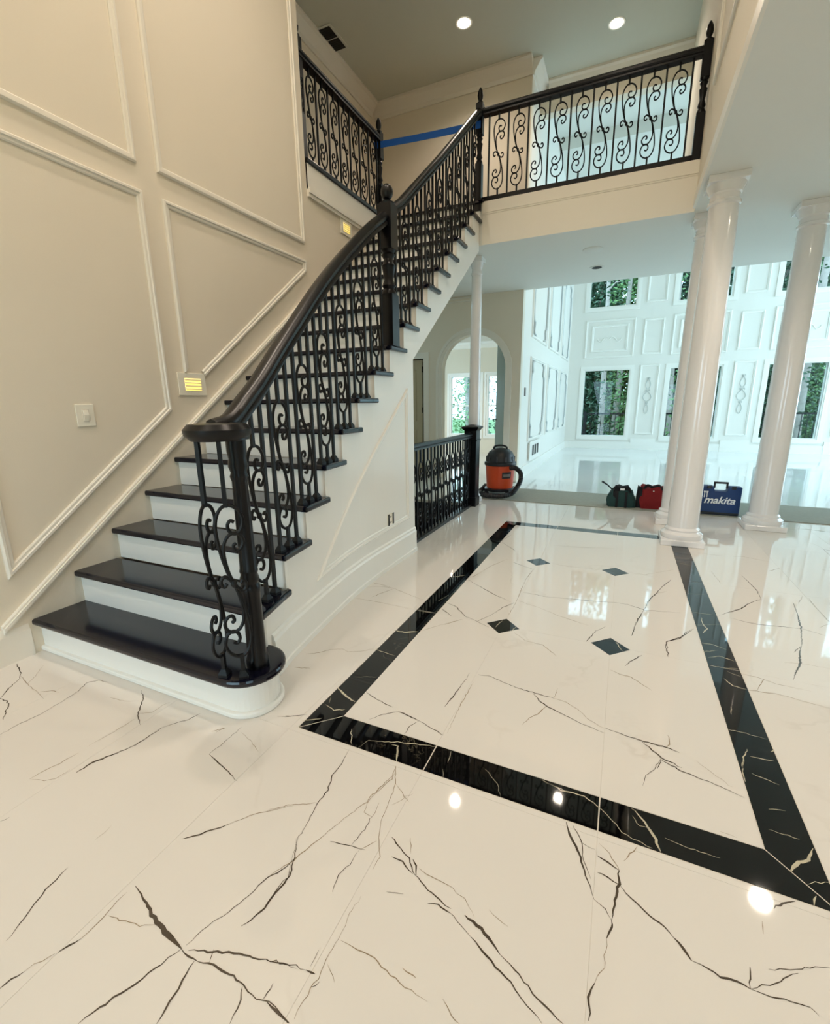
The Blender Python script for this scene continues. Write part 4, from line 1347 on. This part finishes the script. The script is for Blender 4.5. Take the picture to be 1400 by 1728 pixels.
vent = thing('ceiling_vent', (-3.95, 6.1, Z2 - 0.01), 'dark rectangular air return in the upper hall ceiling', 'vent')
MB().box(-4.09, -3.82, 5.93, 6.37, Z2 - 0.012, Z2).build('frame', 'ceiling', vent)
for (a, b) in ((5.955, 6.14), (6.16, 6.345)):
    MB().box(-4.06, -3.85, a, b, Z2 - 0.016, Z2 - 0.012).build('grille', 'dark', vent)
    for k in range(6):
        yy = a + 0.015 + k * (b - a - 0.03) / 5
        MB().box(-4.06, -3.85, yy - 0.003, yy + 0.003, Z2 - 0.022, Z2 - 0.016).build('slat', 'dark', vent)


def step_light(y0, y1, z0, z1, label):
    e = thing('step_light', (XL, (y0 + y1) / 2, z0), label, 'wall light')
    MB().box(XL + 0.001, XL + 0.012, y0, y1, z0, z1).build('cover_plate', 'plastic', e, bevel=0.003)
    a, b = y0 + 0.22 * (y1 - y0), y0 + 0.80 * (y1 - y0)
    c, d = z0 + 0.22 * (z1 - z0), z0 + 0.76 * (z1 - z0)
    MB().box(XL + 0.012, XL + 0.014, a, b, c, d).build('lens', 'stepglow', e)
    for k in range(4):
        zz = c + (k + 0.5) * (d - c) / 4
        MB().box(XL + 0.014, XL + 0.019, a, b, zz - 0.0035, zz + 0.0035).build('louvre', 'plastic', e)


step_light(2.275, 2.505, 1.38, 1.533, 'yellow glowing louvred step light at the corner of the lower panel moulding')
step_light(4.425, 4.63, 3.03, 3.175, 'yellow glowing louvred step light on the wall below the short balcony railing')

sw_ = thing('light_switch', (XL, 1.64, 1.2), 'ivory rocker light switch on the panelled wall left of the stairs', 'switch')
MB().box(XL + 0.001, XL + 0.008, 1.588, 1.688, 1.197, 1.322).build('cover_plate', 'plastic', sw_, bevel=0.003)
MB().box(XL + 0.008, XL + 0.011, 1.620, 1.656, 1.226, 1.293).build('rocker_frame', 'grout', sw_)
MB().prism_axis([(XL + 0.011, 1.23), (XL + 0.012, 1.23), (XL + 0.018, 1.262), (XL + 0.013, 1.289), (XL + 0.011, 1.289)], 1.624, 1.652, 1).build('rocker', 'plastic', sw_)
ou = thing('wall_outlet', (wallx(3.12), 3.12, 0.36), 'uncovered electrical outlet in the white wall under the stairs', 'outlet')
xo_ = wallx(3.12)
MB().box(xo_ + 0.001, xo_ + 0.006, 3.075, 3.165, 0.352, 0.452).build('outlet_face', 'plastic', ou)
for y in (3.078, 3.155):
    MB().box(xo_ + 0.006, xo_ + 0.009, y, y + 0.022, 0.355, 0.45).build('open_gap', 'dark', ou)
for z in (0.375, 0.42):
    MB().box(xo_ + 0.006, xo_ + 0.008, 3.112, 3.117, z, z + 0.012).box(xo_ + 0.006, xo_ + 0.008, 3.128, 3.133, z, z + 0.012).build('slot', 'dark', ou)

wv = thing('wall_vent', (XG, 9.1, 0.27), 'white wall register with dark slots low on the bright great room wall', 'vent')
MB().box(XG + 0.032, XG + 0.045, 8.53, 9.6, 0.25, 0.60).build('frame', 'white_trim', wv)
MB().box(XG + 0.001, XG + 0.032, 8.56, 9.57, 0.28, 0.57).build('backing', 'white_trim', wv)
for k in range(3):
    MB().box(XG + 0.045, XG + 0.05, 8.78 + k * 0.24, 8.93 + k * 0.24, 0.33, 0.52).build('slot', 'dark', wv)
tag(MB().box(XG + 0.001, XG + 0.012, 8.0, 8.1, 1.42, 1.56).build('thermostat', 'label', bevel=0.003), 'small grey control plate on the bright great room wall corner', 'switch')

tp = MB()
N = 16
tl, trr = xr_ - 0.045, tn[0] + 0.02
for i in range(N):
    q = []
    for t in (i / N, (i + 1) / N):
        x_ = tl + (trr - tl) * t
        y_ = 5.3612 + 0.0313 * t
        z_ = 4.228 - 0.055 * t - 0.008 * math.sin(math.pi * t)
        q.append((x_, y_, z_))
    (a, ya1, za), (b, yb1, zb) = q
    hh = 0.034
    tp.add([(a, ya1, za - hh), (b, yb1, zb - hh), (b, yb1, zb + hh), (a, ya1, za + hh), (a, ya1 + 0.002, za - hh), (b, yb1 + 0.002, zb - hh), (b, yb1 + 0.002, zb + hh), (a, ya1 + 0.002, za + hh)],
           [(0, 1, 2, 3), (7, 6, 5, 4), (0, 4, 5, 1), (3, 2, 6, 7)] + ([(0, 3, 7, 4)] if i == 0 else []) + ([(1, 5, 6, 2)] if i == N - 1 else []))
tag(tp.build('masking_tape', 'tape'), 'blue masking tape stretched across the top of the stairs', 'tape')

# ------------------------------------------------------------------ shop vacuum
vx, vy = -1.575, 6.40
Zs = 0.009
vac = thing('shop_vacuum', (vx, vy, Zs), 'orange wet-dry vacuum with black lid and hose beside the newel post', 'vacuum')
MB().lathe([(0.165, 0.10), (0.185, 0.12), (0.205, 0.40), (0.208, 0.45)], (vx, vy), 40).build('drum', 'orange', vac, smooth=True)
MB().lathe([(0.222, 0.445), (0.226, 0.46), (0.224, 0.49), (0.205, 0.50), (0.19, 0.58), (0.165, 0.63), (0.12, 0.665), (0.05, 0.685), (0.005, 0.688)], (vx, vy), 36).build('lid', 'black_plastic', vac, smooth=True)
for k in range(10):
    a = 2 * math.pi * k / 10
    MB().box(-0.012, 0.012, 0.178, 0.205, 0.50, 0.57).build('lid_rib', 'grey_plastic', vac).matrix_parent_inverse = Matrix.Translation(Vector((-vx, -vy, -Zs))) @ Matrix.Translation((vx, vy, 0)) @ Matrix.Rotation(a, 4, 'Z')
MB().tube(crm([Vector((vx - 0.10, vy - 0.02, 0.655)), Vector((vx - 0.08, vy - 0.02, 0.705)), Vector((vx, vy - 0.02, 0.722)), Vector((vx + 0.08, vy - 0.02, 0.705)), Vector((vx + 0.10, vy - 0.02, 0.655))], 5), 0.014, 8).build('carry_handle', 'black_plastic', vac, smooth=True)
dl = MB().lathe([(0.20, 0.075), (0.215, 0.08), (0.215, 0.115), (0.185, 0.125)], (vx, vy), 32)
dl.build('dolly', 'black_plastic', vac, smooth=True)
for k in range(4):
    a = math.pi / 4 + math.pi / 2 * k
    px, py = vx + 0.215 * math.cos(a), vy + 0.215 * math.sin(a)
    c_ = MB().lathe([(0.03, -0.014), (0.036, -0.008), (0.036, 0.008), (0.03, 0.014)], (0, 0), 14)
    o = c_.build('caster_wheel', 'grey_plastic', vac, smooth=True)
    o.matrix_parent_inverse = Matrix.Translation((-vx, -vy, -Zs)) @ Matrix.Translation((px, py, Zs + 0.036)) @ Matrix.Rotation(a, 4, 'Z') @ Matrix.Rotation(math.pi / 2, 4, 'X')
    MB().box(px - 0.025, px + 0.025, py - 0.025, py + 0.025, 0.072, 0.115).build('caster_bracket', 'black_plastic', vac)
# hose: out of the drum, down in a loop, round the front of the dolly
hpts = [(vx + 0.17, vy - 0.10, 0.42), (vx + 0.25, vy - 0.14, 0.425), (vx + 0.325, vy - 0.17, 0.37), (vx + 0.335, vy - 0.18, 0.27), (vx + 0.29, vy - 0.20, 0.16), (vx + 0.22, vy - 0.24, 0.075), (vx + 0.08, vy - 0.32, 0.05), (vx - 0.08, vy - 0.33, 0.048), (vx - 0.19, vy - 0.26, 0.05), (vx - 0.262, vy - 0.10, 0.052), (vx - 0.275, vy + 0.05, 0.06), (vx - 0.25, vy + 0.18, 0.10)]
P = crm([Vector(p) for p in hpts], 12)
MB().tube(P, [0.036 if i % 2 else 0.030 for i in range(len(P))], 10).build('hose', 'black_plastic', vac, smooth=True)
lab = MB()
for i in range(8):
    a0 = math.radians(-68 + i * 5); a1 = math.radians(-68 + (i + 1) * 5)
    for (r0, z0), (r1, z1), in (((0.2, 0.27), (0.2065, 0.36)),):
        lab.add([(vx + 0.199 * math.cos(a0), vy + 0.199 * math.sin(a0), z0), (vx + 0.199 * math.cos(a1), vy + 0.199 * math.sin(a1), z0), (vx + 0.2065 * math.cos(a1), vy + 0.2065 * math.sin(a1), z1), (vx + 0.2065 * math.cos(a0), vy + 0.2065 * math.sin(a0), z1)], [(0, 1, 2, 3)])
lb = lab.build('label_plate', 'black_plastic', vac)
lab2 = MB()
for i in range(1, 7):
    a0 = math.radians(-68 + i * 5); a1 = math.radians(-68 + (i + 1) * 5)
    lab2.add([(vx + 0.2032 * math.cos(a0), vy + 0.2032 * math.sin(a0), 0.295), (vx + 0.2032 * math.cos(a1), vy + 0.2032 * math.sin(a1), 0.295), (vx + 0.2068 * math.cos(a1), vy + 0.2068 * math.sin(a1), 0.335), (vx + 0.2068 * math.cos(a0), vy + 0.2068 * math.sin(a0), 0.335)], [(0, 1, 2, 3)])
lab2.build('label_print', 'label', lb)

# ------------------------------------------------------------------ tool bags
def bag_body(cx, cy, w, d, h, seed, top=0.7, slump=0.02):
    rnd = random.Random(seed)
    n, m = 28, 12
    mb = MB()
    for j in range(m + 1):
        t = j / m
        sc_ = 1.0 - (1 - top) * t ** 2.2 + 0.05 * math.sin(math.pi * t)
        for i in range(n):
            a = 2 * math.pi * i / n
            e = 0.5
            ca, sa = math.cos(a), math.sin(a)
            x = math.copysign(abs(ca) ** e, ca) * w / 2 * sc_
            y = math.copysign(abs(sa) ** e, sa) * d / 2 * sc_
            wob = 1 + 0.05 * math.sin(3 * a + seed + 4 * t) + 0.035 * math.sin(7 * a + 2 * seed + 9 * t)
            z = h * t + (slump * math.sin(5 * a + seed) * t)
            mb.v.append((cx + x * wob, cy + y * wob, Zs + max(z, 0)))
    for j in range(m):
        for i in range(n):
            k = (i + 1) % n
            mb.f.append((j * n + i, j * n + k, (j + 1) * n + k, (j + 1) * n + i))
    mb.f.append(tuple(range(n - 1, -1, -1)))
    mb.v.append((cx, cy, Zs + h * 1.04))
    c = len(mb.v) - 1
    for i in range(n):
        mb.f.append((m * n + i, m * n + (i + 1) % n, c))
    return mb


gb = thing('tool_bag', (0.05, 6.24, Zs), 'dark green and black tool bag with a stick poking out of its top', 'bag')
gx_, gy_ = 0.042, 6.25
bag_body(gx_, gy_, 0.33, 0.24, 0.20, 2, 0.72, 0.015).build('body', 'green_canvas', gb, smooth=True)
bag_body(gx_, gy_, 0.285, 0.21, 0.245, 5, 0.55, 0.02).build('top_flap', 'black_canvas', gb, smooth=True)
for dx in (-0.05, 0.055):
    MB().sweep([(gx_ + dx - 0.014, gy_ - 0.131, Zs), (gx_ + dx + 0.014, gy_ - 0.131, Zs)], [(0, 0), (0.006, 0), (0.006, 0.2), (0, 0.2)]).build('strap', 'black_canvas', gb)
MB().tube(crm([Vector((gx_ - 0.09, gy_ - 0.08, 0.2)), Vector((gx_ - 0.07, gy_ - 0.1, 0.27)), Vector((gx_, gy_ - 0.11, 0.262)), Vector((gx_ + 0.07, gy_ - 0.1, 0.268)), Vector((gx_ + 0.1, gy_ - 0.08, 0.2))], 5), 0.012, 8).build('handle', 'black_canvas', gb, smooth=True)
MB().tube([(gx_ - 0.10, gy_ - 0.02, 0.20), (gx_ - 0.17, gy_ - 0.04, 0.272), (gx_ - 0.24, gy_ - 0.06, 0.318)], [0.009, 0.009, 0.014], 8).build('stick', 'black_plastic', gb, smooth=True)
MB().box(gx_ - 0.02, gx_ + 0.03, gy_ - 0.115, gy_ - 0.09, 0.225, 0.25).build('paper_tag', 'print', gb)

rb_ = thing('tool_bag', (0.385, 6.28, Zs), 'bright red canvas tool bag with black corners beside the column base', 'bag')
rx_, ry_ = 0.385, 6.28
bag_body(rx_, ry_, 0.27, 0.24, 0.26, 8, 0.92, 0.02).build('body', 'red', rb_, smooth=True)
for dx in (-0.125, 0.125):
    bag_body(rx_ + dx, ry_ - 0.01, 0.09, 0.17, 0.235, 3 + dx, 0.9, 0.03).build('side_pocket', 'black_canvas', rb_, smooth=True)
MB().tube(crm([Vector((rx_ - 0.10, ry_ - 0.09, 0.25)), Vector((rx_ - 0.06, ry_ - 0.09, 0.298)), Vector((rx_, ry_ - 0.09, 0.278)), Vector((rx_ + 0.06, ry_ - 0.09, 0.30)), Vector((rx_ + 0.11, ry_ - 0.09, 0.25))], 5), 0.016, 8).build('handle', 'black_canvas', rb_, smooth=True)
MB().lathe([(0.008, 0.0), (0.008, 0.004)], (0, 0), 10).build('rivet', 'print', rb_).matrix_parent_inverse = Matrix.Translation((-0.385, -6.28, -Zs)) @ Matrix.Translation((rx_ + 0.01, ry_ - 0.128, 0.235)) @ Matrix.Rotation(math.pi / 2, 4, 'X')

# ------------------------------------------------------------------ tool case
tc0 = (1.078, 6.17)
case = thing('tool_case', (tc0[0], tc0[1], Zs), 'blue plastic power tool case with white lettering standing on its edge', 'tool case')
cw_, cd_, ch_ = 0.405, 0.12, 0.335
x0, x1, y0, y1, z0 = tc0[0] - cw_ / 2, tc0[0] + cw_ / 2, tc0[1] - cd_ / 2, tc0[1] + cd_ / 2, Zs
hw = 0.062
prof_c = [(x0, z0), (x1, z0), (x1, z0 + ch_), (tc0[0] + hw + 0.012, z0 + ch_), (tc0[0] + hw - 0.003, z0 + ch_ - 0.055), (tc0[0] - hw + 0.003, z0 + ch_ - 0.055), (tc0[0] - hw - 0.012, z0 + ch_), (x0, z0 + ch_)]
MB().prism_axis(prof_c, y0, tc0[1] - 0.003, 1).build('front_shell', 'blue', case, bevel=0.012)
MB().prism_axis(prof_c, tc0[1] + 0.003, y1, 1).build('back_shell', 'blue', case, bevel=0.012)
MB().box(x0 + 0.01, x1 - 0.01, tc0[1] - 0.003, tc0[1] + 0.003, z0 + 0.012, z0 + ch_ - 0.07).build('seam', 'black_plastic', case)
zz = z0 + ch_
MB().sweep([(tc0[0] - hw, tc0[1] - 0.014, 0), (tc0[0] - hw, tc0[1] + 0.014, 0)], [(-0.009, zz - 0.03), (0.009, zz - 0.03), (0.009, zz + 0.045), (-0.009, zz + 0.045)]).box(tc0[0] - hw - 0.009, tc0[0] + hw + 0.009, tc0[1] - 0.014, tc0[1] + 0.014, zz + 0.025, zz + 0.047).sweep([(tc0[0] + hw, tc0[1] - 0.014, 0), (tc0[0] + hw, tc0[1] + 0.014, 0)], [(-0.009, zz - 0.03), (0.009, zz - 0.03), (0.009, zz + 0.045), (-0.009, zz + 0.045)]).build('carry_handle', 'black_plastic', case, bevel=0.004)
for dx in (-0.12, 0.12):
    MB().box(tc0[0] + dx - 0.022, tc0[0] + dx + 0.022, y0 - 0.006, y0 + 0.004, z0 + ch_ - 0.03, z0 + ch_ + 0.004).build('latch', 'black_plastic', case, bevel=0.003)
MB().box(x0 + 0.008, x1 - 0.008, y0 - 0.004, y0 + 0.004, z0 + 0.008, z0 + 0.032).build('bottom_rib', 'black_plastic', case)
cu = bpy.data.curves.new('lettering', 'FONT')
cu.body = 'makita'
cu.size = 0.115
cu.shear = 0.28
cu.extrude = 0.0008
cu.offset = 0.0022
cu.space_character = 0.98
tob = bpy.data.objects.new('lettering_source', cu)
col.objects.link(tob)
bpy.context.view_layer.update()
me = bpy.data.meshes.new_from_object(tob.evaluated_get(bpy.context.evaluated_depsgraph_get()))
bpy.data.objects.remove(tob)
me.materials.clear()
me.materials.append(M['print'])
xsn = [v.co.x for v in me.vertices]
wtxt = max(xsn) - min(xsn)
k_ = 0.305 / wtxt
for v in me.vertices:
    v.co = ((v.co.x - min(xsn)) * k_, v.co.y * k_, v.co.z)
inst('lettering', me, (x0 + 0.048, y0 - 0.0012, z0 + 0.135), 0, case, rot=(math.pi / 2, 0, 0))
mk = MB()
for dx in (0.036, 0.062):
    mk.prism_axis([(x0 + dx, z0 + 0.255), (x0 + dx + 0.016, z0 + 0.255), (x0 + dx + 0.019, z0 + 0.275), (x0 + dx - 0.003, z0 + 0.275)], y0 - 0.0015, y0 - 0.0002, 1)
    mk.prism_axis([(x0 + dx + 0.004, z0 + 0.20), (x0 + dx + 0.013, z0 + 0.20), (x0 + dx + 0.012, z0 + 0.255), (x0 + dx + 0.003, z0 + 0.255)], y0 - 0.0015, y0 - 0.0002, 1)
mk.build('lettering_mark', 'print', case)

# ------------------------------------------------------------------ outdoors
struct(MB().box(-40, 40, YG + 0.25, 70, -1.3, -1.1).box(-40, 40, -40, -3.8, -0.6, -0.4), 'ground', 'grass')
struct(MB().box(-6.4, 8, YG + 0.22, 16.9, -0.25, -0.12), 'floor_deck', 'deck')
dr = thing('deck_railing', (1.5, 16.8, -0.12), 'thin black deck railing outside the great room windows', 'railing')
MB().box(-4, 7, 16.78, 16.83, 0.90, 0.95).build('top_rail', 'iron', dr)
MB().box(-4, 7, 16.79, 16.82, -0.02, 0.02).build('bottom_rail', 'iron', dr)
bm = MB().box(-0.009, 0.009, -0.009, 0.009, 0, 0.9)
me_b = bm.build('baluster', 'iron', dr)
me_b.location = (-3.9, 16.805, 0)
adopt(me_b, dr)
for i in range(1, 72):
    inst('baluster', me_b.data, (-3.9 + i * 0.15, 16.805, 0), 0, dr)
for i in range(5):
    MB().box(-4 + i * 2.7, -3.92 + i * 2.7, 16.76, 16.84, -0.12, 1.0).build('post', 'iron', dr)


def tree(x, y, h, r, seed, leaves, crown_r, zlo, label, light=False, lean=0.0, lsize=0.17):
    rnd = random.Random(seed)
    e = thing('tree', (x, y, -1.1), label, 'tree', 'trees in the woods outside')
    pts = [Vector((x + lean * t + 0.1 * math.sin(3 * t + seed), y + 0.08 * math.cos(4 * t + seed), -1.1 + h * t)) for t in [i / 10 for i in range(11)]]
    MB().tube(pts, [r * (1.25 - 0.8 * i / 10) for i in range(11)], 9).build('trunk', 'bark', e, smooth=True)
    mb = MB()
    for k in range(3):
        t = rnd.uniform(0.25, 0.95)
        b = pts[int(t * 10)]
        a = rnd.random() * 6.28
        q = b + Vector((math.cos(a), math.sin(a), 0.35)) * crown_r * 0.8
        mb.tube([b, (b + q) / 2 + Vector((0, 0, 0.12)), q], [r * 0.3, r * 0.2, r * 0.08], 5)
    mb.build('branch', 'bark', e)
    lv = MB()
    for k in range(leaves):
        cl = rnd.random()
        a = rnd.random() * 6.283
        rr = crown_r * math.sqrt(rnd.random())
        z = zlo + (h - 1.1 - zlo + 0.5) * rnd.random() ** (1.6 if lsize < 0.1 else 2.3)
        c = Vector((x + lean * (z / h) + rr * math.cos(a), y + rr * math.sin(a), z + 0.3 * math.sin(a * 3 + z)))
        s = lsize * rnd.uniform(0.5, 1.2)
        d1 = Vector((rnd.gauss(0, 1), rnd.gauss(0, 1), rnd.gauss(0, 0.6))).normalized()
        d2 = d1.cross(Vector((rnd.gauss(0, 1), rnd.gauss(0, 1), rnd.gauss(0, 1)))).normalized()
        o = len(lv.v)
        lv.v += [tuple(c - d1 * s), tuple(c + d2 * s * 0.45), tuple(c + d1 * s), tuple(c - d2 * s * 0.45)]
        lv.f.append((o, o + 1, o + 2, o + 3))
    lv.build('foliage', 'leaf_light' if light else 'leaf', e, kind='stuff')


trees = [(-0.93, 19.0, 0.10, 0), (1.35, 19.0, 0.09, 0), (3.3, 19.0, 0.10, 0), (5.25, 19.0, 0.15, 0), (7.4, 19.0, 0.13, 0), (-3.2, 19.0, 0.11, 0), (-5.5, 19.2, 0.11, 0)]
for (y, x0, n_) in ((21.2, -6.9, 7), (23.4, -3.6, 6), (25.6, -4.7, 7), (27.8, -3.6, 7)):
    trees += [(x0 + 2.2 * k, y, 0.12 if y < 23 else 0.15, 1 if y < 23 else 2) for k in range(n_)]
kinds = ['slender pale-barked tree with dark leaves just beyond the deck railing', 'leafy dark green tree deeper in the woods']
for i, (x, y, r, row) in enumerate(trees):
    label = [('slender pale-barked tree with light yellow-green leaves just beyond the deck railing' if i % 3 == 1 else kinds[0]),
             ('leafy light green tree deeper in the woods' if i % 3 == 1 else kinds[1])][min(row, 1)]
    tree(x, y, 9.0 + 0.4 * math.sin(i * 2.1), r, 20 + i, (1300, 3200, 9000)[row], 0.80 if row else 0.72, -1.0, label,
         light=(i % 3 == 1), lean=0.06 * math.sin(i * 1.7), lsize=(0.09, 0.095, 0.16)[row])
